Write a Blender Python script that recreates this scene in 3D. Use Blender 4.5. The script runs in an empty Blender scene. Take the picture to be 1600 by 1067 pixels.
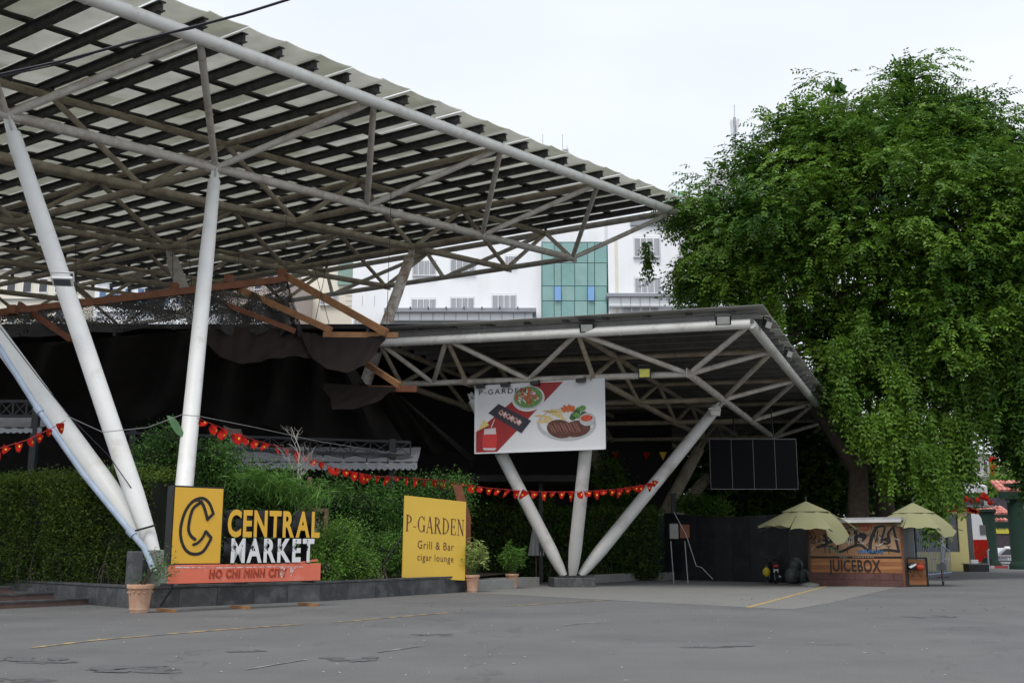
import bpy, math, random
import numpy as np
from mathutils import Vector, Matrix
random.seed(7); RNG = np.random.default_rng(7)
S = bpy.context.scene
C = S.collection
# ------------------------------------------------------------------ camera, sky, sun, exposure
CAMH = 1.4; FPX = 1690.0; PITCH = math.radians(10.836)
cd = bpy.data.cameras.new('camera'); cam = bpy.data.objects.new('camera', cd); C.objects.link(cam)
cam.location = (0, 0, CAMH); cam.rotation_euler = (math.pi/2 + PITCH, 0, 0)
cd.sensor_width = 36; cd.lens = 36*FPX/1600; cd.clip_start = .1; cd.clip_end = 3000
S.camera = cam
W = bpy.data.worlds.new("World"); S.world = W; W.use_nodes = True
wt = W.node_tree; wn = wt.nodes; wl = wt.links
bg = wn['Background']; bg.inputs['Strength'].default_value = 0.1
SUN_EL, SUN_AZ = math.radians(62), math.radians(205)
sky = wn.new('ShaderNodeTexSky'); sky.sky_type = 'NISHITA'; sky.sun_disc = False
sky.sun_elevation = SUN_EL; sky.sun_rotation = SUN_AZ; sky.air_density = 1; sky.dust_density = 3
tc = wn.new('ShaderNodeTexCoord'); mp = wn.new('ShaderNodeMapping'); mp.inputs['Scale'].default_value = (1, 1, 2.6)
nz = wn.new('ShaderNodeTexNoise'); nz.inputs['Scale'].default_value = 1.7; nz.inputs['Detail'].default_value = 5; nz.inputs['Roughness'].default_value = .45
rp = wn.new('ShaderNodeValToRGB')
rp.color_ramp.elements[0].position = .3; rp.color_ramp.elements[0].color = (5.1, 5.6, 6.4, 1)
rp.color_ramp.elements[1].position = .68; rp.color_ramp.elements[1].color = (6.6, 6.75, 6.95, 1)
mx = wn.new('ShaderNodeMix'); mx.data_type = 'RGBA'; mx.inputs[0].default_value = .88
wl.new(tc.outputs['Generated'], mp.inputs[0]); wl.new(mp.outputs[0], nz.inputs['Vector']); wl.new(nz.outputs['Fac'], rp.inputs[0])
wl.new(sky.outputs[0], mx.inputs[6]); wl.new(rp.outputs[0], mx.inputs[7]); wl.new(mx.outputs[2], bg.inputs['Color'])
sl = bpy.data.lights.new('sun', 'SUN'); sl.energy = 1.5; sl.angle = math.radians(25); sl.color = (1, .97, .92)
so = bpy.data.objects.new('sun', sl); C.objects.link(so); so.location = (0, 0, 60)
sd = Vector((math.sin(SUN_AZ)*math.cos(SUN_EL), math.cos(SUN_AZ)*math.cos(SUN_EL), math.sin(SUN_EL)))
so.rotation_euler = sd.to_track_quat('Z', 'Y').to_euler()
S.view_settings.view_transform = 'Standard'; S.view_settings.look = 'None'; S.view_settings.exposure = 0.75; S.view_settings.gamma = 1
S.view_settings.use_curve_mapping = False
S.render.engine = 'CYCLES'; S.cycles.max_bounces = 6; S.cycles.transparent_max_bounces = 12
cp, sp = math.cos(PITCH), math.sin(PITCH)
# ------------------------------------------------------------------ where things stand (metres; x right, y ahead, z up)
def at(px, py, Y):
    xc = (px-800)/FPX; zc = (533.5-py)/FPX
    t = Y/(cp-sp*zc); return Vector((t*xc, Y, CAMH+t*(sp+cp*zc)))
def gx(px, Y, z=0.0):
    return (px-800)/FPX*(Y*cp+(z-CAMH)*sp)
def gp(px, py, z=0.0):
    zc = (533.5-py)/FPX; t = (z-CAMH)/(sp+cp*zc); Y = t*(cp-sp*zc)
    return Vector((t*(px-800)/FPX, Y, z))
# ------------------------------------------------------------------ materials
MT = {}
def mat(name, col, rough=.75, var=.15, scale=3.0, bump=0.0, metal=0.0, col2=None, amt=0.0, s2=1.2, stretch=(1, 1, 1), bscale=None, spec=.4, lo=.48, hi=.62):
    if name in MT: return MT[name]
    m = bpy.data.materials.new(name); m.use_nodes = True; n = m.node_tree.nodes; l = m.node_tree.links
    b = n['Principled BSDF']; b.inputs['Roughness'].default_value = rough; b.inputs['Metallic'].default_value = metal
    b.inputs['Specular IOR Level'].default_value = spec
    t = n.new('ShaderNodeTexCoord'); mpp = n.new('ShaderNodeMapping'); mpp.inputs['Scale'].default_value = stretch
    l.new(t.outputs['Object'], mpp.inputs[0])
    a = n.new('ShaderNodeTexNoise'); a.inputs['Scale'].default_value = scale; a.inputs['Detail'].default_value = 6; a.inputs['Roughness'].default_value = .65
    l.new(mpp.outputs[0], a.inputs['Vector'])
    hs = n.new('ShaderNodeMix'); hs.data_type = 'RGBA'
    c = np.array(col, float)
    hs.inputs[6].default_value = (*np.clip(c*(1-var), 0, 1), 1); hs.inputs[7].default_value = (*np.clip(c*(1+var), 0, 1), 1)
    mr = n.new('ShaderNodeMapRange'); mr.inputs[1].default_value = .3; mr.inputs[2].default_value = .7
    l.new(a.outputs['Fac'], mr.inputs[0]); l.new(mr.outputs[0], hs.inputs[0])
    out = hs.outputs[2]
    if col2 is not None:
        a2 = n.new('ShaderNodeTexNoise'); a2.inputs['Scale'].default_value = s2; a2.inputs['Detail'].default_value = 8; a2.inputs['Roughness'].default_value = .7
        l.new(mpp.outputs[0], a2.inputs['Vector'])
        m2 = n.new('ShaderNodeMapRange'); m2.inputs[1].default_value = lo; m2.inputs[2].default_value = hi; m2.inputs[4].default_value = amt
        l.new(a2.outputs['Fac'], m2.inputs[0])
        h2 = n.new('ShaderNodeMix'); h2.data_type = 'RGBA'; l.new(m2.outputs[0], h2.inputs[0]); l.new(out, h2.inputs[6]); h2.inputs[7].default_value = (*col2, 1)
        out = h2.outputs[2]
    l.new(out, b.inputs['Base Color'])
    if bump:
        bt = n.new('ShaderNodeTexNoise'); bt.inputs['Scale'].default_value = bscale or scale*6; bt.inputs['Detail'].default_value = 4
        l.new(mpp.outputs[0], bt.inputs['Vector'])
        bp = n.new('ShaderNodeBump'); bp.inputs['Strength'].default_value = bump; bp.inputs['Distance'].default_value = .03
        l.new(bt.outputs['Fac'], bp.inputs['Height']); l.new(bp.outputs[0], b.inputs['Normal'])
    MT[name] = m; return m
def leafmat(name, dark, light, trans=.3, rough=.5):
    m = bpy.data.materials.new(name); m.use_nodes = True; n = m.node_tree.nodes; l = m.node_tree.links
    b = n['Principled BSDF']; b.inputs['Roughness'].default_value = rough; b.inputs['Specular IOR Level'].default_value = .2
    at_ = n.new('ShaderNodeAttribute'); at_.attribute_name = 'tint'
    h = n.new('ShaderNodeMix'); h.data_type = 'RGBA'; h.inputs[6].default_value = (*dark, 1); h.inputs[7].default_value = (*light, 1)
    l.new(at_.outputs['Fac'], h.inputs[0]); l.new(h.outputs[2], b.inputs['Base Color'])
    tr = n.new('ShaderNodeBsdfTranslucent'); l.new(h.outputs[2], tr.inputs[0])
    ms = n.new('ShaderNodeMixShader'); ms.inputs[0].default_value = trans
    l.new(b.outputs[0], ms.inputs[1]); l.new(tr.outputs[0], ms.inputs[2]); l.new(ms.outputs[0], n['Material Output'].inputs[0])
    return m
def clothmat(name, col, trans=.4, hole=0.0, hscale=20.0, var=.15):
    m = bpy.data.materials.new(name); m.use_nodes = True; n = m.node_tree.nodes; l = m.node_tree.links
    b = n['Principled BSDF']; b.inputs['Roughness'].default_value = .9; b.inputs['Specular IOR Level'].default_value = .15
    t = n.new('ShaderNodeTexCoord'); a = n.new('ShaderNodeTexNoise'); a.inputs['Scale'].default_value = 1.3; a.inputs['Detail'].default_value = 6
    l.new(t.outputs['Object'], a.inputs['Vector'])
    h = n.new('ShaderNodeMix'); h.data_type = 'RGBA'; c = np.array(col)
    h.inputs[6].default_value = (*(c*(1-var)), 1); h.inputs[7].default_value = (*np.clip(c*(1+var), 0, 1), 1)
    l.new(a.outputs['Fac'], h.inputs[0]); l.new(h.outputs[2], b.inputs['Base Color'])
    tr = n.new('ShaderNodeBsdfTranslucent'); l.new(h.outputs[2], tr.inputs[0])
    ms = n.new('ShaderNodeMixShader'); ms.inputs[0].default_value = trans; l.new(b.outputs[0], ms.inputs[1]); l.new(tr.outputs[0], ms.inputs[2])
    o = ms.outputs[0]
    if hole:
        w1 = n.new('ShaderNodeTexNoise'); w1.inputs['Scale'].default_value = hscale; w1.inputs['Detail'].default_value = 2
        w2 = n.new('ShaderNodeTexNoise'); w2.inputs['Scale'].default_value = .5
        l.new(t.outputs['Object'], w1.inputs['Vector']); l.new(t.outputs['Object'], w2.inputs['Vector'])
        ad = n.new('ShaderNodeMath'); ad.operation = 'MULTIPLY_ADD'; ad.inputs[1].default_value = .9; l.new(w2.outputs['Fac'], ad.inputs[0]); l.new(w1.outputs['Fac'], ad.inputs[2])
        gt = n.new('ShaderNodeMath'); gt.operation = 'GREATER_THAN'; gt.inputs[1].default_value = 1.43-hole; l.new(ad.outputs[0], gt.inputs[0])
        tp = n.new('ShaderNodeBsdfTransparent'); m3 = n.new('ShaderNodeMixShader'); l.new(gt.outputs[0], m3.inputs[0]); l.new(o, m3.inputs[1]); l.new(tp.outputs[0], m3.inputs[2]); o = m3.outputs[0]
    l.new(o, n['Material Output'].inputs[0]); MT[name] = m
    return m
white = mat('white_tube_paint', (.72, .71, .67), .42, .06, 1.5, col2=(.33, .27, .2), amt=.6, s2=1.8, lo=.52, hi=.75)
colmat = mat('column_paint', (.76, .755, .73), .48, .05, 1.2, col2=(.40, .34, .26), amt=.6, s2=1.1, lo=.55, hi=.78)
rustcol = mat('rusting_column_paint', (.62, .58, .52), .55, .08, 1.2, col2=(.26, .12, .05), amt=.85, s2=1.1, lo=.46, hi=.6)
midtube = mat('weathered_tube_paint', (.52, .49, .44), .5, .1, 1.5, col2=(.25, .18, .12), amt=.5, s2=2)
tan = mat('dusty_tan_tube_paint', (.38, .33, .24), .6, .14, 1.2, col2=(.16, .11, .07), amt=.5, s2=2)
steel_dark = mat('dark_purlin_paint', (.045, .045, .045), .6, .3, 2, col2=(.12, .11, .1), amt=.6, s2=3)
rust = mat('rust', (.22, .09, .035), .85, .3, 6)
concrete = mat('concrete', (.22, .22, .21), .9, .15, 2, bump=.3)
darkstone = mat('dark_granite', (.055, .058, .06), .55, .25, 4, bump=.15, col2=(.16, .165, .17), amt=.5, s2=3)
redstone = mat('red_granite_riser', (.16, .105, .09), .7, .2, 6, bump=.2)
terra = mat('terracotta', (.46, .27, .18), .8, .12, 8, bump=.2, col2=(.6, .46, .36), amt=.4, s2=3)
black = mat('black_paint', (.012, .012, .013), .5, .1)
blacksteel = mat('black_steel', (.02, .021, .023), .5, .2)
wood = mat('orange_timber', (.30, .145, .06), .65, .25, 3, stretch=(1, 1, 1), bump=.2)
woodold = mat('red_brown_timber', (.16, .055, .025), .75, .3, 3)
bark = mat('bark', (.075, .058, .043), .95, .3, 5, bump=.8)
galv = mat('bluish_pvc_pipe', (.35, .42, .52), .45, .12, 3)
glass_dark = mat('dark_glass', (.03, .035, .04), .12, .1, spec=.8)
plastic_black = mat('black_plastic', (.015, .015, .016), .35, .1)
lens = mat('lamp_lens', (.5, .5, .46), .25, .1)
wireM = mat('black_cable', (.012, .012, .02), .5, .1)
redflag = clothmat('red_flag_cloth', (.45, .018, .012), .3)
starM = mat('yellow_star_print', (.8, .55, .05), .7, .05)
soil = mat('soil', (.045, .034, .025), .95, .3, 8, bump=.5)
# ------------------------------------------------------------------ mesh builder
class MB:
    def __init__(s): s.v = []; s.f = []; s.m = []
    def add(s, vs, fs, m=0):
        k = len(s.v); s.v += [tuple(v) for v in vs]; s.f += [tuple(i+k for i in f) for f in fs]; s.m += [m]*len(fs)
    def box(s, c, d, R=None, m=0, taper=1.0):
        c = Vector(c); q = []
        for z in (-1, 1):
            k = taper if z > 0 else 1
            for x, y in ((-1, -1), (1, -1), (1, 1), (-1, 1)):
                p = Vector((x*d[0]/2*k, y*d[1]/2*k, z*d[2]/2)); q.append(c+(R @ p if R is not None else p))
        s.add(q, [(3, 2, 1, 0), (4, 5, 6, 7), (0, 1, 5, 4), (1, 2, 6, 5), (2, 3, 7, 6), (3, 0, 4, 7)], m); return s
    def beam(s, a, b, w, h, up=(0, 0, 1), m=0):
        a = Vector(a); b = Vector(b); d = (b-a); L = d.length; d.normalize(); x = d.cross(Vector(up)).normalized(); z = x.cross(d).normalized()
        R = Matrix((x, d, z)).transposed(); return s.box((a+b)/2, (w, L, h), R, m)
    def tube(s, a, b, r0, r1=None, n=10, cap=True, m=0, prof=None):
        a = Vector(a); b = Vector(b); r1 = r0 if r1 is None else r1; d = (b-a).normalized()
        u = d.cross(Vector((0, 0, 1)) if abs(d.z) < .95 else Vector((1, 0, 0))).normalized(); w = d.cross(u)
        pr = prof or [(0, r0), (1, r1)]; q = []
        for t, r in pr:
            c = a.lerp(b, t)
            for k in range(n):
                g = 2*math.pi*k/n; q.append(c+u*(r*math.cos(g))+w*(r*math.sin(g)))
        fs = []
        for j in range(len(pr)-1):
            for k in range(n): fs.append((j*n+k, j*n+(k+1) % n, (j+1)*n+(k+1) % n, (j+1)*n+k))
        if cap: fs.append(tuple(range(n-1, -1, -1))); fs.append(tuple(range((len(pr)-1)*n, len(pr)*n)))
        s.add(q, fs, m); return s
    def path(s, P, r, n=6, m=0, r1=None):
        P = [Vector(p) for p in P]; r1 = r if r1 is None else r1; q = []; N = len(P)
        for i, p in enumerate(P):
            d = (P[min(i+1, N-1)]-P[max(i-1, 0)]).normalized()
            u = d.cross(Vector((0, 0, 1)) if abs(d.z) < .95 else Vector((1, 0, 0))).normalized(); w = d.cross(u); rr = r+(r1-r)*i/(N-1)
            for k in range(n):
                g = 2*math.pi*k/n; q.append(p+u*(rr*math.cos(g))+w*(rr*math.sin(g)))
        fs = [(j*n+k, j*n+(k+1) % n, (j+1)*n+(k+1) % n, (j+1)*n+k) for j in range(N-1) for k in range(n)]
        fs += [tuple(range(n-1, -1, -1)), tuple(range((N-1)*n, N*n))]
        s.add(q, fs, m); return s
    def lathe(s, prof, c=(0, 0, 0), n=20, m=0):
        c = Vector(c); q = []
        for r, z in prof:
            for k in range(n): g = 2*math.pi*k/n; q.append(c+Vector((r*math.cos(g), r*math.sin(g), z)))
        fs = [(j*n+k, j*n+(k+1) % n, (j+1)*n+(k+1) % n, (j+1)*n+k) for j in range(len(prof)-1) for k in range(n)]
        if prof[0][0] > 1e-6: fs.append(tuple(range(n-1, -1, -1)))
        if prof[-1][0] > 1e-6: fs.append(tuple(range((len(prof)-1)*n, len(prof)*n)))
        s.add(q, fs, m); return s
    def prism(s, pts, vec, m=0):
        vec = Vector(vec); n = len(pts); q = [Vector(p) for p in pts]; q += [p+vec for p in q]
        fs = [tuple(range(n)), tuple(range(2*n-1, n-1, -1))]+[(k, n+k, n+(k+1) % n, (k+1) % n) for k in range(n)]
        s.add(q, fs, m); return s
    def grid(s, fn, nu, nv, m=0):
        q = [fn(i/nu, j/nv) for j in range(nv+1) for i in range(nu+1)]
        s.add(q, [(j*(nu+1)+i, j*(nu+1)+i+1, (j+1)*(nu+1)+i+1, (j+1)*(nu+1)+i) for j in range(nv) for i in range(nu)], m); return s
    def sphere(s, c, r, n=10, m=0, sc=(1, 1, 1), h=1.0):
        c = Vector(c); pr = []
        k = n//2
        P = [(max(1e-5, math.sin(math.pi*h*i/k))*r, -math.cos(math.pi*h*i/k)*r) for i in range(k+1)]
        q = []
        for rr, z in P:
            for a in range(n): g = 2*math.pi*a/n; q.append(c+Vector((rr*math.cos(g)*sc[0], rr*math.sin(g)*sc[1], z*sc[2])))
        s.add(q, [(j*n+a, j*n+(a+1) % n, (j+1)*n+(a+1) % n, (j+1)*n+a) for j in range(k) for a in range(n)], m); return s
    def build(s, name, mats, parent=None, off=None, smooth=False, bevel=0):
        me = bpy.data.meshes.new(name)
        v = s.v if off is None else [(a[0]-off[0], a[1]-off[1], a[2]-off[2]) for a in s.v]
        me.from_pydata(v, [], s.f)
        mats = mats if isinstance(mats, (list, tuple)) else [mats]
        for m in mats: me.materials.append(m)
        if len(mats) > 1: me.polygons.foreach_set('material_index', s.m)
        if smooth:
            me.polygons.foreach_set('use_smooth', [True]*len(s.f))
            try: me.set_sharp_from_angle(angle=math.radians(40))
            except Exception: pass
        o = bpy.data.objects.new(name, me); C.objects.link(o)
        if parent is not None: o.parent = parent
        if bevel:
            b = o.modifiers.new('bevel', 'BEVEL'); b.width = bevel; b.segments = 2
        return o
def tag(o, label=None, cat=None, group=None, kind=None):
    if label: o['label'] = label
    if cat: o['category'] = cat
    if group: o['group'] = group
    if kind: o['kind'] = kind
    return o
def thing(name, label, cat, loc=(0, 0, 0), rz=0.0, group=None, rot=None):
    o = bpy.data.objects.new(name, None); C.objects.link(o); o.location = loc; o.rotation_euler = rot or (0, 0, rz); o.empty_display_size = .3
    return tag(o, label, cat, group)
def copy_tree(o, parent=None):
    c = o.copy(); C.objects.link(c); c.parent = parent
    for ch in list(o.children): copy_tree(ch, c)
    return c
def text(name, s, size, m, parent, loc, extrude=.01, sx=1.0, bold=0.0, mats=None, outline=0.0, shear=0.0, space=1.0, rot=(math.pi/2, 0, 0)):
    cu = bpy.data.curves.new(name, 'FONT'); cu.body = s; cu.size = size; cu.extrude = extrude; cu.offset = bold; cu.shear = shear; cu.space_character = space
    cu.resolution_u = 4
    if outline: cu.fill_mode = 'NONE'; cu.bevel_depth = outline; cu.bevel_resolution = 0; cu.extrude = 0
    t = bpy.data.objects.new(name+'_tmp', cu); C.objects.link(t)
    dg = bpy.context.evaluated_depsgraph_get(); dg.update()
    me = bpy.data.meshes.new_from_object(t.evaluated_get(dg)); me.name = name
    bpy.data.objects.remove(t); bpy.data.curves.remove(cu)
    me.materials.clear(); me.materials.append(m)
    if mats:
        me.materials.append(mats)
        for p in me.polygons: p.material_index = 0 if p.normal.z > .5 else 1
    o = bpy.data.objects.new(name, me); C.objects.link(o); o.parent = parent; o.location = loc; o.rotation_euler = rot; o.scale = (sx, 1, 1)
    return o
def mwidth(o): xs = [v.co.x for v in o.data.vertices]; return (min(xs), max(xs)) if xs else (0, 0)
# ------------------------------------------------------------------ foliage
def nrm(a): return a/np.maximum(np.linalg.norm(a, axis=1, keepdims=True), 1e-9)
def leaves(name, m, cen, axis, nor, L, Wd, tint, parent=None, off=(0, 0, 0), kind='stuff'):
    """one folded leaf (two triangles pairs) for every row"""
    n = len(cen); axis = nrm(axis); side = nrm(np.cross(axis, nor)); nn = np.cross(side, axis)
    L = np.broadcast_to(L, n)[:, None]; Wd = np.broadcast_to(Wd, n)[:, None]
    a = cen-axis*L*.5; b = cen+axis*L*.5; c = cen-axis*L*.05+side*Wd*.5+nn*Wd*.18; d = cen-axis*L*.05-side*Wd*.5+nn*Wd*.18
    V = np.stack([a, c, b, d], 1).reshape(-1, 3)-np.array(off)
    k = np.arange(n)*4
    F = np.stack([k, k+1, k+2, k, k+2, k+3], 1).reshape(-1)
    me = bpy.data.meshes.new(name); me.vertices.add(4*n); me.vertices.foreach_set('co', V.ravel().astype(np.float32))
    me.loops.add(6*n); me.loops.foreach_set('vertex_index', F.astype(np.int32)); me.polygons.add(2*n)
    me.polygons.foreach_set('loop_start', (np.arange(2*n)*3).astype(np.int32)); me.update(calc_edges=True)
    at_ = me.attributes.new('tint', 'FLOAT', 'POINT'); at_.data.foreach_set('value', np.repeat(np.clip(tint, 0, 1), 4).astype(np.float32))
    me.materials.append(m); me.validate()
    o = bpy.data.objects.new(name, me); C.objects.link(o)
    if parent is not None: o.parent = parent
    if kind: o['kind'] = kind
    return o
def rdir(n): return nrm(RNG.normal(size=(n, 3)))
def sprays(cen, rach, L, pairs, lw, ll, tint, droop=.35):
    """pinnate sprays: rows of leaflets along a drooping stalk -> leaf arrays"""
    n = len(cen); rach = nrm(rach); up = np.tile([0, 0, 1.], (n, 1)); side = nrm(np.cross(rach, up)+RNG.normal(size=(n, 3))*.25)
    Cs, A, N, T = [], [], [], []
    L = np.broadcast_to(L, n)[:, None]
    for k in range(pairs):
        t = (k+.5)/pairs
        p = cen+rach*L*t-up*(L*droop*t*t)
        d = nrm(rach-up*2*droop*t)
        for s in (-1, 1):
            ax = nrm(d*.55+side*s*.85-up*.25+RNG.normal(size=(n, 3))*.18)
            Cs.append(p+ax*ll*.5); A.append(ax); N.append(nrm(np.cross(side, d)+RNG.normal(size=(n, 3))*.35)); T.append(tint+RNG.normal(size=n)*.06)
    return np.concatenate(Cs), np.concatenate(A), np.concatenate(N), np.concatenate(T)
def ell_points(n, c, r, shell=.6, zmin=None):
    d = rdir(n); k = (shell+(1-shell)*RNG.random(n))[:, None]; return np.array(c)+d*k*np.array(r), d
G_dark = leafmat('tree_leaves', (.024, .075, .010), (.16, .285, .032), .35, .42)
G_hedge = leafmat('hedge_leaves', (.035, .075, .014), (.17, .24, .035), .25, .5)
G_bush = leafmat('bush_leaves', (.03, .08, .02), (.14, .29, .05), .25, .45)
G_light = leafmat('bright_leaves', (.07, .17, .025), (.22, .36, .06), .35, .5)
G_bamboo = leafmat('variegated_leaves', (.12, .22, .05), (.42, .48, .16), .3, .5)
def bush(name, label, cat, base, blobs, nleaf, L, mtl=G_bush, group=None, stems=6, tint0=.35, tvar=.25, clump=16, core=True):
    """blobs: (cx,cy,cz,rx,ry,rz) world"""
    t = thing(name, label, cat, base, group=group); base = Vector(base)
    vol = np.array([b[3]*b[5]+b[4]*b[5] for b in blobs]); vol = vol/vol.sum()
    P, D, T = [], [], []
    for b, w in zip(blobs, vol):
        nc = max(3, int(nleaf*w/clump)); cc, dd = ell_points(nc, b[:3], b[3:], .55)
        tt = np.clip(RNG.normal(tint0, tvar, nc), 0, 1)
        idx = np.repeat(np.arange(nc), clump); s = .16*np.mean(b[3:])+.09
        P.append(cc[idx]+RNG.normal(size=(len(idx), 3))*s); D.append(nrm(dd[idx]+RNG.normal(size=(len(idx), 3))*.9)); T.append(tt[idx]+RNG.normal(size=len(idx))*.08)
    P = np.concatenate(P); D = np.concatenate(D); T = np.concatenate(T); k = P[:, 2] > base.z+.02; P, D, T = P[k], D[k], T[k]
    leaves('foliage', mtl, P, D, rdir(len(P))+np.array([0, -.3, .8]), L*(.7+.6*RNG.random(len(P))), L*.45, T, t, base)
    mb = MB()
    for _ in range(stems):
        b = random.choice(blobs); q = Vector((b[0]+random.uniform(-.5, .5)*b[3], b[1]+random.uniform(-.4, .4)*b[4], b[2]+random.uniform(0, .6)*b[5]))
        p0 = Vector((base.x+random.uniform(-.2, .2)*b[3], base.y+random.uniform(-.2, .2), base.z)); mid = p0.lerp(q, .5)+Vector((random.uniform(-.1, .1), 0, .1))
        mb.path([p0, mid, q], .025, 5, r1=.008)
    tag(mb.build('stem', bark, t, base), kind='stuff')
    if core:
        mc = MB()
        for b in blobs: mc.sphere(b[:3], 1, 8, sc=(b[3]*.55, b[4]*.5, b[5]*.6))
        o = mc.build('dark_core', mat('core_near_black', (.012, .016, .008), .95, .3), t, base); o['kind'] = 'stuff'  # added solid filler, inner darkness put into its colour, stops see-through foliage
    return t
# ================================================================== SETTING: ground
asph = mat('asphalt', (.114, .114, .114), .88, .14, .35, bump=.25, bscale=60, col2=(.085, .086, .089), amt=.85, s2=.16, lo=.5, hi=.68)
def asphalt_detail(m, fine=45):
    n = m.node_tree.nodes; l = m.node_tree.links; b = n['Principled BSDF']; src = b.inputs['Base Color'].links[0].from_socket
    t = n.new('ShaderNodeTexCoord'); a = n.new('ShaderNodeTexNoise'); a.inputs['Scale'].default_value = fine; a.inputs['Detail'].default_value = 3; a.inputs['Roughness'].default_value = .8
    l.new(t.outputs['Object'], a.inputs['Vector'])
    mr = n.new('ShaderNodeMapRange'); mr.inputs[1].default_value = .3; mr.inputs[2].default_value = .7; mr.inputs[3].default_value = .66; mr.inputs[4].default_value = 1.34
    l.new(a.outputs['Fac'], mr.inputs[0])
    v = n.new('ShaderNodeTexVoronoi'); v.feature = 'DISTANCE_TO_EDGE'; v.inputs['Scale'].default_value = .16
    nn = n.new('ShaderNodeTexNoise'); nn.inputs['Scale'].default_value = 1.1; nn.inputs['Detail'].default_value = 6
    mxv = n.new('ShaderNodeMix'); mxv.data_type = 'RGBA'; mxv.blend_type = 'LINEAR_LIGHT'; mxv.inputs[0].default_value = 1.2
    l.new(t.outputs['Object'], nn.inputs['Vector']); l.new(t.outputs['Object'], mxv.inputs[6]); l.new(nn.outputs['Color'], mxv.inputs[7]); l.new(mxv.outputs[2], v.inputs['Vector'])
    cr = n.new('ShaderNodeMapRange'); cr.inputs[1].default_value = .0; cr.inputs[2].default_value = .006; cr.inputs[3].default_value = .72; cr.inputs[4].default_value = 1; l.new(v.outputs['Distance'], cr.inputs[0])
    # pale litter specks
    sp_ = n.new('ShaderNodeTexVoronoi'); sp_.inputs['Scale'].default_value = .9; l.new(t.outputs['Object'], sp_.inputs['Vector'])
    sr = n.new('ShaderNodeMapRange'); sr.inputs[1].default_value = .02; sr.inputs[2].default_value = .035; sr.inputs[3].default_value = 2.6; sr.inputs[4].default_value = 1; l.new(sp_.outputs['Distance'], sr.inputs[0])
    m1 = n.new('ShaderNodeMath'); m1.operation = 'MULTIPLY'; l.new(mr.outputs[0], m1.inputs[0]); l.new(cr.outputs[0], m1.inputs[1])
    m0 = n.new('ShaderNodeMath'); m0.operation = 'MULTIPLY'; l.new(m1.outputs[0], m0.inputs[0]); l.new(sr.outputs[0], m0.inputs[1])
    m2 = n.new('ShaderNodeVectorMath'); m2.operation = 'SCALE'; l.new(src, m2.inputs[0]); l.new(m0.outputs[0], m2.inputs['Scale']); l.new(m2.outputs[0], b.inputs['Base Color'])
asphalt_detail(asph)
g = MB(); g.add([(-900, -60, 0), (900, -60, 0), (900, 1500, 0), (-900, 1500, 0)], [(0, 1, 2, 3)])
tag(g.build('ground', asph), kind='structure')
def sheet(name, pix, z, m, kind='structure'):
    mb = MB(); mb.add([gp(x, y, 0)+Vector((0, 0, z)) for x, y in pix], [tuple(range(len(pix)))])
    if mb.v and Vector(mb.v[0]): pass
    return tag(mb.build(name, m), kind=kind)
conc2 = mat('pale_concrete_paving', (.165, .164, .156), .9, .08, .5, bump=.15, bscale=30, col2=(.125, .124, .12), amt=.6, s2=.5)
sheet('pavement', [(700, 924), (948, 937), (1080, 944), (1238, 952), (1300, 941), (1402, 917), (1265, 907), (1040, 904), (880, 905)][::-1], .004, conc2)
stain = mat('oil_stained_asphalt', (.092, .092, .094), .8, .2, 2, bump=.2)
for k, (px, py, w, h, n) in enumerate(((235, 1046, 150, 9, 16), (45, 1030, 120, 10, 12), (385, 1017, 50, 3, 8), (552, 1030, 70, 6, 12), (1455, 963, 70, 3, 10), (30, 1062, 90, 6, 8), (680, 992, 60, 2.5, 8), (1120, 1010, 90, 3, 8))):
    mb = MB()
    for q in range(n):   # overlapping ragged drips, each a hair above the last
        cx, cy = px+random.uniform(-.5, .5)*w, py+random.uniform(-.5, .5)*h; rw, rh = w*random.uniform(.08, .3), h*random.uniform(.12, .4)
        pts = [gp(cx+rw*math.cos(t)*random.uniform(.55, 1.2), cy+rh*math.sin(t)*random.uniform(.55, 1.2))+Vector((0, 0, .004+.0004*q)) for t in [2*math.pi*i/16 for i in range(16)]]
        mb.add(pts[::-1], [tuple(range(16))])
    tag(mb.build('tarmac_stain', stain), kind='structure')
litter = mat('pale_litter', (.5, .5, .47), .8, .2)
lt = MB()
for q in range(140):
    p = gp(random.uniform(0, 1600), 925+130*random.random()**1.3); a = random.random()*3; z = random.uniform(.012, .03)
    lt.add([p+Vector((z*math.cos(a), z*math.sin(a), .006)), p+Vector((-z*math.sin(a)*.6, z*math.cos(a), .012)), p+Vector((-z*math.cos(a), -z*math.sin(a)*.7, .006)), p+Vector((z*math.sin(a), -z*math.cos(a), .012))], [(0, 1, 2, 3)])
tag(lt.build('litter_specks', litter), kind='stuff')
leafl = MB()
for q in range(260):
    p = gp(random.choice([random.uniform(0, 300), random.uniform(150, 760), random.uniform(1150, 1600)]), 915+40*random.random()); a = random.random()*3; z = random.uniform(.03, .05)
    leafl.add([p+Vector((z*math.cos(a), z*math.sin(a), .008)), p+Vector((-z*math.sin(a)*.4, z*math.cos(a)*.4, .016)), p+Vector((-z*math.cos(a), -z*math.sin(a), .008)), p+Vector((z*math.sin(a)*.4, -z*math.cos(a)*.4, .01))], [(0, 1, 2, 3)])
tag(leafl.build('fallen_leaves', mat('dry_leaf', (.16, .12, .05), .8, .4, 20)), kind='stuff')
yl = mat('worn_yellow_line', (.42, .3, .1), .85, .25, 6, col2=(.13, .13, .13), amt=1, s2=2.5, lo=.42, hi=.55)
yl2 = mat('yellow_line', (.42, .29, .07), .8, .15, 6, col2=(.16, .16, .15), amt=.9, s2=4, lo=.48, hi=.62)
wl_ = mat('worn_white_line', (.34, .34, .33), .85, .2, 6, col2=(.13, .13, .13), amt=1, s2=3, lo=.4, hi=.55)
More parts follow.
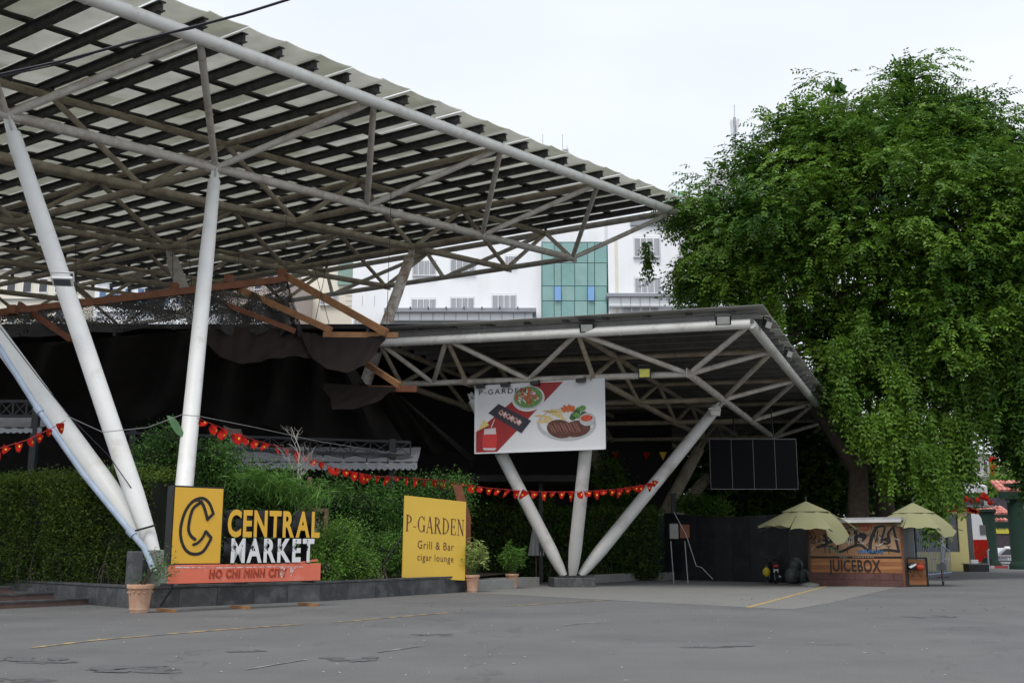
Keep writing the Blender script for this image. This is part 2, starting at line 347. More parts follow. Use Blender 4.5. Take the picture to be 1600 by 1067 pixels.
def line(pts, w, m, z=.008):
    mb = MB(); P = [gp(x, y) for x, y in pts]
    for a, b in zip(P[:-1], P[1:]):
        d = (b-a).normalized(); s = Vector((-d.y, d.x, 0))*w/2; Z = Vector((0, 0, z))
        mb.add([a-s+Z, b-s+Z, b+s+Z, a+s+Z], [(0, 1, 2, 3)])
    return tag(mb.build('road_marking', m), kind='structure')
line([(50, 1012), (150, 1000), (330, 985), (470, 975)], .12, yl)
line([(520, 972.5), (625, 963.5), (700, 957)], .1, yl)
line([(790, 947), (860, 942.5), (955, 936.8)], .1, yl)
line([(1168, 949), (1292, 915.5)], .12, yl2)
line([(590, 1019), (660, 1009)], .06, wl_); line([(385, 1046), (480, 1030)], .05, wl_); line([(880, 977), (930, 972)], .06, wl_)
# planter wall, coping and its stone cladding -------------------------------------------------
wp = [Vector((gx(-160, 36), 36, 0)), Vector((gx(60, 30.6), 30.6, 0)), Vector((gx(216, 26.4), 26.4, 0)), Vector((gx(500, 30.2), 30.2, 0)), Vector((gx(728, 36.6), 36.6, 0))]
WT = .5
pw = thing('planter_wall', 'low dark granite planter wall bending round the hedge and shrubs behind the signs', 'wall', wp[2])
for si, (a, b) in enumerate(zip(wp[:-1], wp[1:])):
    d = (b-a); L = d.length; d.normalize(); nn = Vector((-d.y, d.x, 0)); n = max(1, round(L/1.15))
    core = MB().beam(a+nn*.16+Vector((0, 0, WT/2-.02)), b+nn*.16+Vector((0, 0, WT/2-.02)), .2, WT-.04); core.build('wall_core', concrete, pw, wp[2])
    for k in range(n):
        p, q = a+d*(L*k/n+.006), a+d*(L*(k+1)/n-.006)
        o = MB().beam(p+nn*.035+Vector((0, 0, .225)), q+nn*.035+Vector((0, 0, .225)), .05+random.uniform(0, .008), .44).build('stone_slab', mat('dark_granite_%d' % (k % 3), [(.05, .053, .056), (.07, .073, .075), (.042, .045, .048)][k % 3], .5, .25, 3, bump=.1, col2=(.17, .175, .18), amt=.45, s2=2.2), pw, wp[2])
    MB().beam(a+nn*.14+Vector((0, 0, WT)), b+nn*.14+Vector((0, 0, WT)), .3, .05).build('coping', darkstone, pw, wp[2])
sb = MB()
sb.add([wp[0]+Vector((0, .3, .42)), wp[1]+Vector((0, .3, .42)), wp[2]+Vector((0, .35, .42)), wp[3]+Vector((-.2, .3, .42)), wp[4]+Vector((-.2, .2, .42)), Vector((1, 50, .42)), Vector((-20, 50, .42))], [(0, 1, 2, 3, 4, 5, 6)])
tag(sb.build('planting_bed', soil), kind='structure')
# stairs on the left
st = thing('entrance_steps', 'three low granite steps with reddish risers at the left edge', 'steps', (gx(20, 27.5), 27.5, 0))
a0, b0 = gp(-200, 961), gp(163, 943)
dirx = (b0-a0).normalized(); dn = Vector((-dirx.y, dirx.x, 0))
for k in range(3):
    sh = k*.45; cut = [0, 1.15, 2.0][k]; L = (b0-a0).length-cut
    p, q = a0+dn*(sh+.9), a0+dirx*L+dn*(sh+.9); zz = Vector((0, 0, .16*k))
    MB().beam(p+zz+Vector((0, 0, .06)), q+zz+Vector((0, 0, .06)), 1.75, .12).build('riser', redstone, st, st.location)
    n = 6
    for i in range(n):
        u0, u1 = p.lerp(q, i/n), p.lerp(q, (i+1)/n)
        MB().beam(u0+dirx*.004+zz+Vector((0, 0, .14)), u1-dirx*.004+zz+Vector((0, 0, .14)), 1.82, .04).build('tread', darkstone, st, st.location)
# ================================================================== CANOPIES
def canopy(name, label, O, u, v, n, d, I, J, BI, js, endi, s, mats, sizes, roofset, origin):
    """double layer tube roof. I,J top grid; BI bottom i stations; js bottom j of outer row"""
    W3 = lambda p: Vector(p)*s+Vector((0, 0, CAMH))
    O = Vector(O); u = Vector(u); v = Vector(v); n = Vector(n)
    T = lambda i, j: W3(O+u*i+v*j); B = lambda i, j: W3(O+u*i+v*j-n*d)
    root = thing(name, label, 'canopy', origin); off = origin
    mEdge, mMid, mIn = mats; rE, rM, rI = sizes; tl = [0]
    def tube(nm, a, b, r, m): 
        L = (Vector(b)-Vector(a)).length; pr = None
        if nm in ('top_chord', 'bottom_chord', 'cross_chord') and L > 2:
            e = .035/L; pr = [(0, r)]
            for q in ((.22, .74) if nm != 'top_chord' else (.5,)): pr += [(q-e, r), (q-e*.8, r*1.07), (q+e*.8, r*1.07), (q+e, r)]
            pr.append((1, r))
        elif nm in ('strut', 'end_strut') and L > 1.2: pr = [(0, r*.75), (.09, r), (.91, r), (1, r*.75)]
        MB().tube(a, b, r, n=12 if r > .15 else 10, prof=pr).build(nm, m, root, off, smooth=True)
    # top chords
    for j in J:
        for a, b in zip(I[:-1], I[1:]):
            e = (j == J[0]); tube('top_chord', T(a, j), T(b, j), rE if e else rI, mEdge if e else mIn)
    for i in I:
        for a, b in zip(J[:-1], J[1:]):
            e = (i == endi); tube('cross_chord', T(i, a), T(i, b), (rE if roofset['front_white'] else rI*1.2) if e else rI*.93, (mEdge if roofset['front_white'] else mMid) if e else mIn)
    BJ = [js]+J[1:]
    for i in BI:
        for j in BJ:
            p = B(i, j)-Vector(origin); nb = MB(); nb.sphere((0, 0, 0), rM*1.18, 10); nb.beam((0, 0, -.0), Vector(u).normalized()*.42, .02, rM*2.3, up=n); nb.beam((0, 0, 0), -Vector(u).normalized()*.42, .02, rM*2.3, up=n)
            o = nb.build('node_joint', mMid if j == js else mIn, root, None, smooth=True); o.location = p
    for j in BJ:
        for a, b in zip(BI[:-1], BI[1:]): tube('bottom_chord', B(a, j), B(b, j), rM if j == js else rI*1.1, mMid if j == js else mIn)
    for i in BI:
        for a, b in zip(BJ[:-1], BJ[1:]): tube('bottom_tie', B(i, a), B(i, b), rM*.85 if abs(i-endi) < .8 else rI*.97, mMid if abs(i-endi) < .8 else mIn)
    # struts
    for jj, j in enumerate(J):
        bj = BJ[jj]
        for bi in BI:
            for i in (max(x for x in I if x < bi), min(x for x in I if x > bi)):
                tube('strut', T(i, j), B(bi, bj), rM*.72 if jj == 0 else rI*.8, mMid if jj == 0 else mIn)
    be = min(BI, key=lambda x: abs(x-endi))
    for a, b in zip(J[:-1], J[1:]):
        mid = js if a == J[0] else (a+b)/2
        for j in (a, b):
            if not (a == J[0] and j == a): tube('end_strut', T(endi, j), B(be, mid), rI*.85, mMid)
    # roof: purlins along v resting on stubs, cross bars along u, sheets above
    st_ = roofset; hp = st_['lift']; ov = st_['over']; i0, i1 = I[0], I[-1]; j1 = J[-1]; lv = v.length*s; lu = u.length*s
    un, vn = u.normalized(), v.normalized()
    R = lambda i, j, h: T(i, j)+n*h
    npur = int(round((i1-i0)*st_['per']))
    js0 = -ov/lv; js1 = j1+ov*.5/lv; PW = st_['pw']; PH = st_['ph']
    for k in range(npur+1):
        i = i0+(i1-i0)*k/npur
        mb = MB(); a, b = R(i, js0*.6, hp), R(i, js1, hp)
        mb.beam(a, b, .03, PH, up=n)
        mb.beam(a+n*PH/2, b+n*PH/2, PW, .03, up=n); mb.beam(a-n*PH/2, b-n*PH/2, PW*.8, .03, up=n)
        for j in J: mb.box(R(i, j, hp/2-PH*.2), (.16, .16, hp-.1))
        mb.build('purlin', st_.get('pm', steel_dark), root, off)
    nbar = int(round((js1-js0)/st_['bar']))
    for k in range(1, nbar+1):
        j = js0+(js1-js0)*(k-.25)/nbar
        mb = MB(); mb.beam(R(i0-.02, j, hp+PH/2+.07), R(i1+.02, j, hp+PH/2+.07), st_['bw'], .08, up=n); mb.build('roof_batten', steel_dark, root, off)
    js_edges = [js0]+list(J[1:-1])+[js1]
    for k in range(npur):
        ia = i0+(i1-i0)*k/npur; ib = i0+(i1-i0)*(k+1)/npur
        if k == npur-1 and endi == i1: ib += st_['endover']/lu
        if k == 0 and endi == i0: ia -= st_['endover']/lu
        for ja, jb in zip(js_edges[:-1], js_edges[1:]):
            mb = MB(); g_ = .003; nu, nv = 4, 2
            sag = lambda t: -st_['sag']*math.sin(math.pi*t)
            wob = random.uniform(-.02, .07)
            fn = lambda a, b, h: R(ia+(ib-ia)*(g_+a*(1-2*g_)), ja+(jb-ja)*b, hp+PH/2+.135+h+sag(a)+(wob*(1-b) if ja == js0 else 0))
            mb.grid(lambda a, b: fn(a, b, 0), nu, nv); mb.grid(lambda a, b: fn(a, b, .02), nu, nv)
            mb.build('roof_sheet', st_['sheet'][(k*7+int(ja*3)) % len(st_['sheet'])], root, off)
    return root, T, B
def sheetmat(name, c, tr):
    return clothmat(name, c, tr, var=.18)
shA = [sheetmat('translucent_roof_sheet_a', (.70, .70, .65), .5), sheetmat('translucent_roof_sheet_b', (.64, .645, .58), .48), sheetmat('translucent_roof_sheet_c', (.74, .74, .70), .5)]
shB = [sheetmat('grey_roof_sheet_a', (.34, .34, .32), .35), sheetmat('grey_roof_sheet_b', (.42, .42, .40), .38)]
nu_ = (2.38430123, 3.19825673, 0.29354081); nv_ = (-3.80363011, 2.85451347, 0.16420344); nn_ = (-0.0164317, -0.0792307, 0.99672087)
NO = (-7.39397835, 12.92699971, 7.74787009); SN = 1.87; w1 = .922
nbase = Vector((gx(243, 28, 1.2), 28.0, 0))
cN, TN, BN = canopy('market_canopy', 'tall white tube canopy with pale translucent roof panels above the garden restaurant', NO, nu_, nv_, nn_, 1.3319,
    [-1, 0, 1, 2, 3, 4, 5], [0, w1, w1+1, w1+2, w1+3, w1+4], [-.5, .5, 1.5, 2.5, 3.5, 4.5], .449, 5, SN, (white, midtube, tan), (.215, .165, .14),
    dict(front_white=False, lift=.42, over=.45, per=5, pw=.24, ph=.26, bar=.3, bw=.32, endover=.3, sag=.055, sheet=shA), nbase)
SF = 1.40; fu = (1.80915101, 4.50132696, -0.10951537); fv = (-3.4834173, 1.39793121, 0.09118027); fn_ = (0.03093061, 0.01188474, 0.99945087)
FO = (5.8290608, 25.85959852, 5.38935055); fw = 1.1848
fbase = Vector((gx(893, 41.6, .3), 41.6, 0))
cF, TF, BF = canopy('market_canopy', 'lower tube canopy with a grey slatted roof, the food banner hanging on its front', FO, fu, fv, fn_, .9411,
    [0, .7207, 1.7207, 2.7207, 3.7207, 4.7207, 5.7207, 6.7207], [0, fw, fw+1, fw+1.55], [.2857, 1.2207, 2.2207, 3.2207, 4.2207, 5.2207, 6.2207], .4908, 0, SF, (white, midtube, tan), (.175, .14, .115),
    dict(front_white=True, lift=.28, over=.5, per=6, pw=.2, ph=.2, bar=.3, bw=.2, endover=.45, sag=.02, sheet=shB, pm=mat('grey_purlin_paint', (.16, .155, .145), .6, .25, 2)), fbase)
# columns -------------------------------------------------------------------------------------
def leg(root, off, a, b, r, m, top=.7):
    a = Vector(a); b = Vector(b); L = (b-a).length; t1 = 1-top/L
    o = MB().tube(a, a.lerp(b, t1), r, n=20, prof=[(0, r*.55), (.05, r*.8), (.14, r), (.75, r*.97), (1, r*.86)]).build('column', m, root, off, smooth=True)
    f = MB(); d = (b-a).normalized(); x = d.cross(Vector((0, 1, 0))).normalized(); y = d.cross(x); p = a.lerp(b, t1)
    for k in range(4):
        g = math.pi/4+k*math.pi/2; q = (x*math.cos(g)+y*math.sin(g))*r*.5; f.beam(p-d*.05+q, b-d*.1+q*.5, .03, r*.5, up=q)
    f.build('fin_plate', m, o, off)
    return o
leg(cN, nbase, at(245, 876, 28.0), BN(.5, .449), .25, colmat)
leg(cN, nbase, at(276, 880, 28.3), BN(1.5, .449), .24, colmat)
leg(cN, nbase, at(240, 860, 28.2), BN(.5, 1.42), .28, colmat)
c2 = at(455, 893, 44.5)
leg(cN, nbase, c2+Vector((.3, 0, 0)), BN(3.5, w1), .28, rustcol); leg(cN, nbase, c2-Vector((.3, 0, 0)), BN(2.5, w1+1), .33, midtube); pass
MB().box((c2.x, 44.5, .25), (1.6, 1.6, .5)).build('pedestal', concrete, cN, nbase)
f0 = at(893, 897, 41.6)
legm = mat('dirty_leg_paint', (.50, .49, .47), .5, .06, 1.0, col2=(.2, .16, .12), amt=.6, s2=.9, lo=.52, hi=.72)
leg(cF, fbase, f0+Vector((-.28, 0, -.06)), BF(.2857, fw+1)-Vector((-.1, -.2, .35)), .25, legm, .4); leg(cF, fbase, f0+Vector((.03, -.1, -.06)), BF(.2857, fw), .25, legm, .4); leg(cF, fbase, f0+Vector((.32, .05, -.06)), BF(1.2207, .4908), .25, legm, .5)
f3 = at(998, 874, 57)
leg(cF, fbase, f3, BF(3.22, fw+1.27), .33, tan); leg(cF, fbase, f3, BF(3.22, fw), .33, tan); leg(cF, fbase, f3, BF(4.22, fw), .33, tan)
MB().box((f3.x, 57, f3.z/2-.1), (1.5, 1.5, f3.z-.1)).build('pedestal', concrete, cF, fbase)
MB().box((nbase.x-.35, 27.75, .7), (.42, .5, 1.28)).build('pedestal', darkstone, cN, nbase, bevel=.02)
MB().box((nbase.x+.15, 28.2, .72), (.6, .7, 1.3)).build('pedestal', concrete, cN, nbase, bevel=.02)
R_ = Matrix.Rotation(.12, 3, 'Z')
MB().box((fbase.x, fbase.y, .17), (1.55, 1.4, .36), R_).build('pedestal', darkstone, cF, fbase, bevel=.02)
MB().box((fbase.x, fbase.y, .39), (1.1, 1.0, .06), R_).build('base_plate', blacksteel, cF, fbase)
# downpipe strapped along the leftmost leg
dpv = []
for px, py in ((-60, 452), (0, 545), (60, 640), (130, 740), (205, 832), (225, 855), (236, 880), (241, 893)):
    dpv.append(at(px, py, 28.2+(893-py)/893*2.2-.75))
dp = thing('downpipe', 'bluish grey rainwater pipe running down beside the leftmost leg', 'pipe', dpv[-1])
MB().path(dpv, .075, 10).build('pipe', galv, dp, dpv[-1], smooth=True)
for k in (2, 4):
    a = dpv[k]; MB().tube(a-(dpv[k+1]-a).normalized()*.1, a+(dpv[k+1]-a).normalized()*.1, .1, n=12).build('pipe_collar', galv, dp, dpv[-1], smooth=True)
a = dpv[4]; MB().beam(a+Vector((-.15, 0, -.02)), a+Vector((.5, .35, .2)), .04, .05).build('bracket', blacksteel, dp, dpv[-1])
# floodlights ---------------------------------------------------------------------------------
def floodlight(label, p, rz, w=.62, h=.42, tilt=.5, m=plastic_black, lensm=lens, group='floodlights on the canopies'):
    t = thing('floodlight', label, 'floodlight', p, group=group, rot=(tilt, 0, rz))
    MB().box((0, 0, 0), (w, .1, h)).box((0, .07, 0), (w*.8, .06, h*.75)).build('housing', m, t, bevel=.015)
    MB().box((0, -.056, 0), (w*.8, .014, h*.74)).build('lens', lensm, t)
    MB().beam((-w/2-.02, 0, 0), (-w/2-.02, .1, h*.75), .02, .05).beam((w/2+.02, 0, 0), (w/2+.02, .1, h*.75), .02, .05).beam((-w/2-.02, .1, h*.75), (w/2+.02, .1, h*.75), .05, .02, up=(0, 1, 0)).build('bracket', m, t)
    return t
for px, py, Y, lab in ((763, 519, 40.0, 'black floodlight clipped to the lower canopy front tube, leftmost of its three'), (917, 512, 38.2, 'black floodlight clipped to the lower canopy front tube, middle one above the banner edge'), (1130, 500, 35.6, 'black floodlight clipped to the lower canopy front tube, nearest the canopy corner')):
    floodlight(lab, at(px, py, Y), -.15, .52, .34)
yel = mat('lamp_yellow_lens', (.62, .6, .1), .4, .2)
floodlight('square floodlight with yellowed lens on the lower tube right of the banner', at(1007, 583, 39.2), -.15, .46, .4, .1, lensm=yel)
floodlight('black floodlight on the slanting side edge of the lower canopy, upper one', at(1199, 507, 36.8), .9, .5, .3, .4); floodlight('black floodlight on the slanting side edge of the lower canopy, lower one', at(1232, 553, 40.3), .9, .5, .3, .4)
floodlight('white floodlight strapped to the left leaning column', at(104, 443, 27.9)+Vector((0, -.25, 0)), .15, .52, .28, .9, m=mat('white_lamp_housing', (.7, .7, .7), .4, .05), lensm=mat('grey_lens', (.1, .1, .11), .2, .1))
floodlight('small pale lamp under the head of the right hand column', at(1117, 645, 44.0), .5, .5, .22, .2, m=midtube)
# ================================================================== BANNER
bp0, bp1 = at(743, 598, 41.9), at(944, 595, 39.9)
bd = (bp1-bp0); BW = math.hypot(bd.x, bd.y); brz = math.atan2(bd.y, bd.x); BH = 2.66
ban = thing('banner', 'large white food banner hung under the lower canopy front tube, salad, sushi, drink and steak', 'banner', (bp0.x, bp0.y, (bp0.z+bp1.z)/2-BH), brz)
bwht = mat('banner_white', (.66, .66, .67), .5, .03, .6); bred = mat('banner_red', (.3, .02, .02), .5, .06, 1)
MB().box((BW/2, .03, BH/2), (BW, .03, BH)).build('panel', bwht, ban)
MB().box((BW/2, .0, .02), (BW+.04, .06, .05)).box((.0, 0, BH/2), (.04, .06, BH)).box((BW, 0, BH/2), (.04, .06, BH)).build('frame', mat('banner_frame', (.7, .7, .7), .4, .05), ban)
_lv = [0]
def flat(name, pts, m, parent=ban, lvl=1): # flat print, sheets 4 mm apart
    mb = MB(); y = .012-.004*lvl; mb.add([(x, y, z) for x, z in pts], [tuple(range(len(pts)))]); return mb.build(name, m, parent)
def disc(cx, cz, rx, rz, n=28, rot=0): return [(cx+rx*math.cos(a)*math.cos(rot)-rz*math.sin(a)*math.sin(rot), cz+rx*math.cos(a)*math.sin(rot)+rz*math.sin(a)*math.cos(rot)) for a in [2*math.pi*k/n for k in range(n)]]
sx, sz = BW/600.0, BH/328.0   # units of the zoomed print
Q = lambda x, y: ((x-720)*sx, (372-y)*sz)
flat('red_band', [Q(724, 355), Q(724, 268), Q(1000, 47), Q(1135, 50), Q(822, 368), Q(724, 370)], bred)
cM = {k: mat('print_'+k, c, .5, min(.75, v*1.6), 16) for k, c, v in (('plate', (.62, .62, .62), .05), ('plate2', (.42, .43, .43), .1), ('tomato', (.5, .07, .03), .4), ('lettuce', (.12, .25, .06), .5), ('tray', (.03, .03, .04), .2), ('meat', (.1, .035, .025), .5), ('sushi', (.5, .28, .25), .4), ('fries', (.6, .45, .2), .2), ('carrot', (.55, .12, .03), .3), ('broc', (.04, .1, .03), .5), ('drink', (.55, .04, .04), .2), ('ice', (.6, .5, .5), .1), ('grey', (.3, .3, .31), .2), ('grape', (.65, .5, .2), .15), ('lettering', (.04, .04, .04), .1))}
P = lambda x, y, rx, ry, rot=0: disc((x-720)*sx, (372-y)*sz, rx*sx, ry*sz, 26, rot)
flat('plate_print', P(972, 120, 77, 62), cM['plate'], lvl=2); flat('plate_shade_ring', P(972, 117, 70, 55), cM['plate2'], lvl=2.5); flat('salad_print', P(972, 114, 66, 50), cM['lettuce'], lvl=3)
for k in range(46):
    a = random.uniform(0, 6.28); r = random.random()**.6; flat('tomato_print', P(968+56*r*math.cos(a), 106+38*r*math.sin(a), random.uniform(6, 11), random.uniform(3, 7), random.random()*3), cM[('tomato', 'tomato', 'sushi', 'tomato', 'plate')[k % 5]], lvl=4+(k % 6)*.2)
flat('tray_print', [Q(783, 180), Q(832, 138), Q(986, 226), Q(940, 283)], cM['tray'], lvl=3)
for k in range(6):
    x, y = 845+k*17, 180+k*10; flat('sushi_print', [Q(x-14, y), Q(x+4, y-14), Q(x+14, y+2), Q(x-2, y+18)], cM['sushi'], lvl=4+(k % 2)*.5)
    flat('sushi_rice', [Q(x-8, y), Q(x+2, y-8), Q(x+7, y), Q(x-1, y+6)], cM['plate'] if k % 2 else cM['meat'], lvl=5.2)
flat('plate_print', P(1148, 250, 134, 76, -.05), cM['plate2'], lvl=2); flat('plate_well', P(1148, 244, 122, 64, -.05), cM['plate'], lvl=2.6)
for k in range(13):
    x, y = 1070+random.uniform(-45, 55), 205+random.uniform(-28, 30); a = random.uniform(-.5, .3); flat('fries_print', P(x, y, 36, 5, a), cM['fries'], lvl=3+(k % 4)*.3)
for k in range(6): flat('carrot_print', P(1135+k*9, 178+random.uniform(-6, 8), 7, 16, .8-k*.2), cM['carrot'], lvl=4.4+(k % 2)*.3)
for k in range(14): flat('broccoli_print', P(1205+random.uniform(-45, 45), 198+random.uniform(-22, 25), 15, 12), cM['broc' if k % 3 else 'lettuce'], lvl=4.5+(k % 4)*.25)
flat('steak_print', P(1120, 270, 62, 42, -.2), cM['meat'], lvl=5.6); flat('steak_print', P(1195, 272, 62, 38, .1), cM['meat'], lvl=5.9)
ml = mat('print_steak_highlight', (.22, .1, .07), .5, .4, 14)
for k in range(10): flat('sear_mark', P(1075+k*14, 262+(k % 2)*6, 3, 26, .5), ml, lvl=6.3)
flat('sauce_cup_print', P(1243, 232, 36, 30), cM['plate2'], lvl=6.5); flat('sauce_print', P(1240, 226, 27, 15), cM['tomato'], lvl=7)
flat('glass_print', [Q(757, 275), Q(825, 275), Q(824, 335), Q(812, 358), Q(765, 354), Q(755, 330)], cM['drink'], lvl=3); flat('ice_print', [Q(764, 256), Q(818, 252), Q(821, 282), Q(762, 282)], cM['ice'], lvl=4); flat('glass_foot', [Q(757, 345), Q(823, 348), Q(815, 359), Q(763, 356)], cM['ice'], lvl=4)
flat('fruit_print', [Q(735, 262), Q(760, 208), Q(788, 238)], cM['grape'], lvl=4.5); flat('straw_print', [Q(795, 250), Q(812, 210), Q(815, 212), Q(800, 250)], cM['ice'], lvl=4.7)
text('lettering', 'P-GARDEN', 32*sz*1.05, cM['lettering'], ban, (16*sx, -.012, (372-90)*sz), .001, 1.28, space=1.25)
for k in (30, 150, 290, 500):
    MB().box((k*sx, -.12, BH-.06), (.34, .2, .14)).box((k*sx+.1, .1, BH+.05), (.04, .3, .04)).build('clip_lamp', plastic_black, ban)
# black display panels hung on the side of the lower canopy
l0, l1 = at(1108, 686, 50), at(1243, 686, 50); LW = (l1-l0).length; LH = at(1108, 686, 50).z-at(1108, 764, 50).z
led = thing('display_screen', 'switched off black display wall of four panels hanging under the lower canopy', 'screen', (l0.x, 50, l0.z-LH))
for k in range(4):
    MB().box((LW*(k+.5)/4, 0, LH/2), (LW/4-.03, .12, LH-.06)).build('screen_panel', mat('screen_black', (.006, .006, .007), .7, .05, spec=.1), led, bevel=.01)
fr = MB()
for k in range(5): fr.box((LW*k/4, .01, LH/2), (.025, .14, LH))
fr.box((LW/2, .01, 0), (LW+.03, .15, .035)); fr.box((LW/2, .01, LH), (LW+.03, .15, .035)); fr.build('frame', mat('screen_frame', (.12, .12, .12), .5, .1), led)
MB().tube((LW*.3, 0, LH), (LW*.3, .5, LH+1.9), .03).tube((LW*.75, 0, LH), (LW*.75, .5, LH+1.9), .03).build('hanger', blacksteel, led)
# ================================================================== CENTRAL MARKET SIGN
SP = Vector((gx(262, 25), 25, 0)); SA = math.radians(44)
sg = thing('market_sign', 'freestanding market sign with yellow C panel, lettering and red base on black legs', 'sign', SP, SA)
yel_s = mat('sign_yellow', (.76, .43, .04), .45, .04, 1.2); wh_s = mat('letter_white', (.78, .78, .77), .5, .05, 3); oran = mat('faded_red_panel', (.74, .17, .10), .6, .08, 1.5, col2=(.7, .38, .32), amt=.5, s2=2.5, lo=.55, hi=.7)
PWd, PZ0, PZ1 = 1.24, 1.06, 2.80
MB().box((PWd/2, .16, (PZ0+PZ1)/2), (PWd+.04, .3, PZ1-PZ0+.06)).build('sign_box', black, sg)
MB().box((PWd/2, -.005, (PZ0+PZ1)/2), (PWd-.03, .03, PZ1-PZ0-.02)).build('yellow_panel', yel_s, sg)
def arcband(cx, cz, r0x, r0z, r1x, r1z, a0, a1, n=30):
    o = [(cx+r0x*math.cos(a), cz+r0z*math.sin(a)) for a in [a0+(a1-a0)*k/n for k in range(n+1)]]
    i = [(cx+r1x*math.cos(a), cz+r1z*math.sin(a)) for a in [a1+(a0-a1)*k/n for k in range(n+1)]]
    return o, i
def strip(name, P, w, m, parent, y=-.03, closed=False, th=.012):
    mb = MB(); n = len(P); q = []
    for i in range(n):
        a = P[i-1] if (i or closed) else P[i]; b = P[(i+1) % n] if (i < n-1 or closed) else P[i]
        d = Vector((b[0]-a[0], b[1]-a[1])).normalized(); q.append((P[i][0]-d.y*w/2, P[i][1]+d.x*w/2, P[i][0]+d.y*w/2, P[i][1]-d.x*w/2))
    rng = range(n if closed else n-1)
    vs = [(a[0], y, a[1]) for a in q]+[(a[2], y, a[3]) for a in q]
    mb.add(vs, [(i, (i+1) % n, n+(i+1) % n, n+i) for i in rng]); return mb.build(name, m, parent)
# emblem: open letter C drawn as a band with an inner hook
lw = .072; cx, cz = .67, (PZ0+PZ1)/2-.0; RX, RZ = .50, .60
# coordinates read off the emblem in panel units (u across 0..1, w up 0..1)
E_ = lambda u, w: (u*PWd, PZ0+w*(PZ1-PZ0))
def curve(pts, n=8):
    out = []
    for i in range(len(pts)-1):
        p0 = pts[max(i-1, 0)]; p1 = pts[i]; p2 = pts[i+1]; p3 = pts[min(i+2, len(pts)-1)]
        for k in range(n):
            t = k/n; out.append(tuple(.5*((2*p1[c])+(-p0[c]+p2[c])*t+(2*p0[c]-5*p1[c]+4*p2[c]-p3[c])*t*t+(-p0[c]+3*p1[c]-3*p2[c]+p3[c])*t**3) for c in (0, 1)))
    out.append(pts[-1]); return out
outer = curve([E_(.80, .66), E_(.70, .80), E_(.55, .86), E_(.36, .81), E_(.22, .67), E_(.15, .46), E_(.19, .28), E_(.31, .16), E_(.48, .125), (E_(.64, .17)), E_(.78, .33)])
strip('emblem_stroke', outer, lw, black, sg, -.026)
inner = curve([E_(.52, .80), E_(.38, .72), E_(.32, .58), E_(.31, .44), E_(.37, .36), E_(.47, .31)])
strip('emblem_stroke', inner, lw, black, sg, -.030)
strip('emblem_stroke', curve([E_(.52, .83), E_(.60, .74), E_(.68, .585)]), lw, black, sg, -.034)
strip('emblem_stroke', [E_(.66, .57), E_(.81, .67)], lw, black, sg, -.038)
strip('emblem_stroke', curve([E_(.66, .43), E_(.60, .34), E_(.50, .27), E_(.40, .245)]), lw*.9, black, sg, -.034)
strip('emblem_stroke', [E_(.65, .43), E_(.79, .33)], lw, black, sg, -.038)
strip('emblem_stroke', curve([E_(.36, .81), E_(.46, .83), E_(.56, .79)]), lw*.7, black, sg, -.042)
# letters, one object each
def word(s, x0, x1, z0, cap, m, side, depth, peel=None, nm='letter'):
    tot = []; x = 0
    for ch in s:
        o = text(nm, ch, cap/.70, m, sg, (0, 0, 0), depth/2, mats=side, bold=.028); a, b = mwidth(o); tot.append((o, a, b, x)); x += (b-a)+cap*.13
    k = (x1-x0)/(x-cap*.13)
    for o, a, b, xx in tot:
        o.location = (x0+(xx-a)*k, -.06+depth/2, z0); o.scale = (k, 1, 1)
    return tot
word('CENTRAL', 1.36, 3.95, 1.70, .60, yel_s, black, .34)
whp = mat('peeling_white_letter', (.75, .75, .74), .55, .05, 3, col2=(.03, .03, .035), amt=1, s2=2.4, lo=.60, hi=.625)
word('MARKET', 1.48, 3.8, 1.10, .53, whp, black, .34)
MB().box((2.01, .02, .83), (4.04, .12, .42)).build('red_panel', oran, sg, bevel=.01)
redl = mat('dark_red_letter_outline', (.40, .07, .035), .6, .1)
o = text('outline_lettering', 'HO CHI MINH CITY', .27, redl, sg, (0, -.05, .73), .0, outline=.011, bold=.004, space=1.15); a, b = mwidth(o); k = (3.05-.95)/(b-a); o.scale = (k, 1, 1); o.location = (.95-a*k, -.045, .735)
wsm = mat('white_peeled_paint', (.7, .68, .68), .7, .05, 3, col2=(.6, .2, .15), amt=1, s2=9, lo=.5, hi=.55)
flat('peeled_strip', [(.1, 1.0), (1.3, .975), (2.6, .985), (3.5, .97), (3.5, .955), (2.6, .965), (1.3, .955), (.1, .975)], wsm, sg, lvl=14)
flat('peeled_patch', [(2.85, .95), (2.98, .96), (2.96, .78), (2.9, .7), (2.84, .8)], wsm, sg, lvl=15); flat('peeled_patch', [(3.12, .96), (3.3, .96), (3.2, .82), (3.16, .72)], wsm, sg, lvl=15)
MB().box((3.5, .03, 1.07), (.9, .1, .04), Matrix.Rotation(-.12, 3, 'Y')).build('trim_strip', oran, sg)
zf = [.0, .0, .0]
for x in (.06, 1.95, 3.85):
    for y in (-.02, .5): MB().beam((x, y, .06), (x, y, .66), .07, .07).build('leg', blacksteel, sg)
    MB().beam((x, -.05, .6), (x, .5, .6), .06, .06).build('crossbar', blacksteel, sg)
    MB().box((x, .2, .03), (.12, .75, .07)).build('timber_foot', wood, sg)
    if x < 1: MB().beam((x, .5, .12), (x+.02, 0, .55), .04, .04).build('brace', blacksteel, sg)
for x in (.3, 1.0, 1.7, 2.7, 3.7): MB().beam((x, .25, .6), (x, .25, 1.7 if x > 1.5 else 1.3), .05, .05).build('support_bar', blacksteel, sg)
MB().beam((1.3, .25, 1.62), (3.9, .25, 1.62), .05, .05).beam((1.3, .25, 1.15), (3.9, .25, 1.15), .05, .05).beam((1.3, .25, 2.2), (3.9, .25, 2.2), .05, .05).build('support_bar', blacksteel, sg)
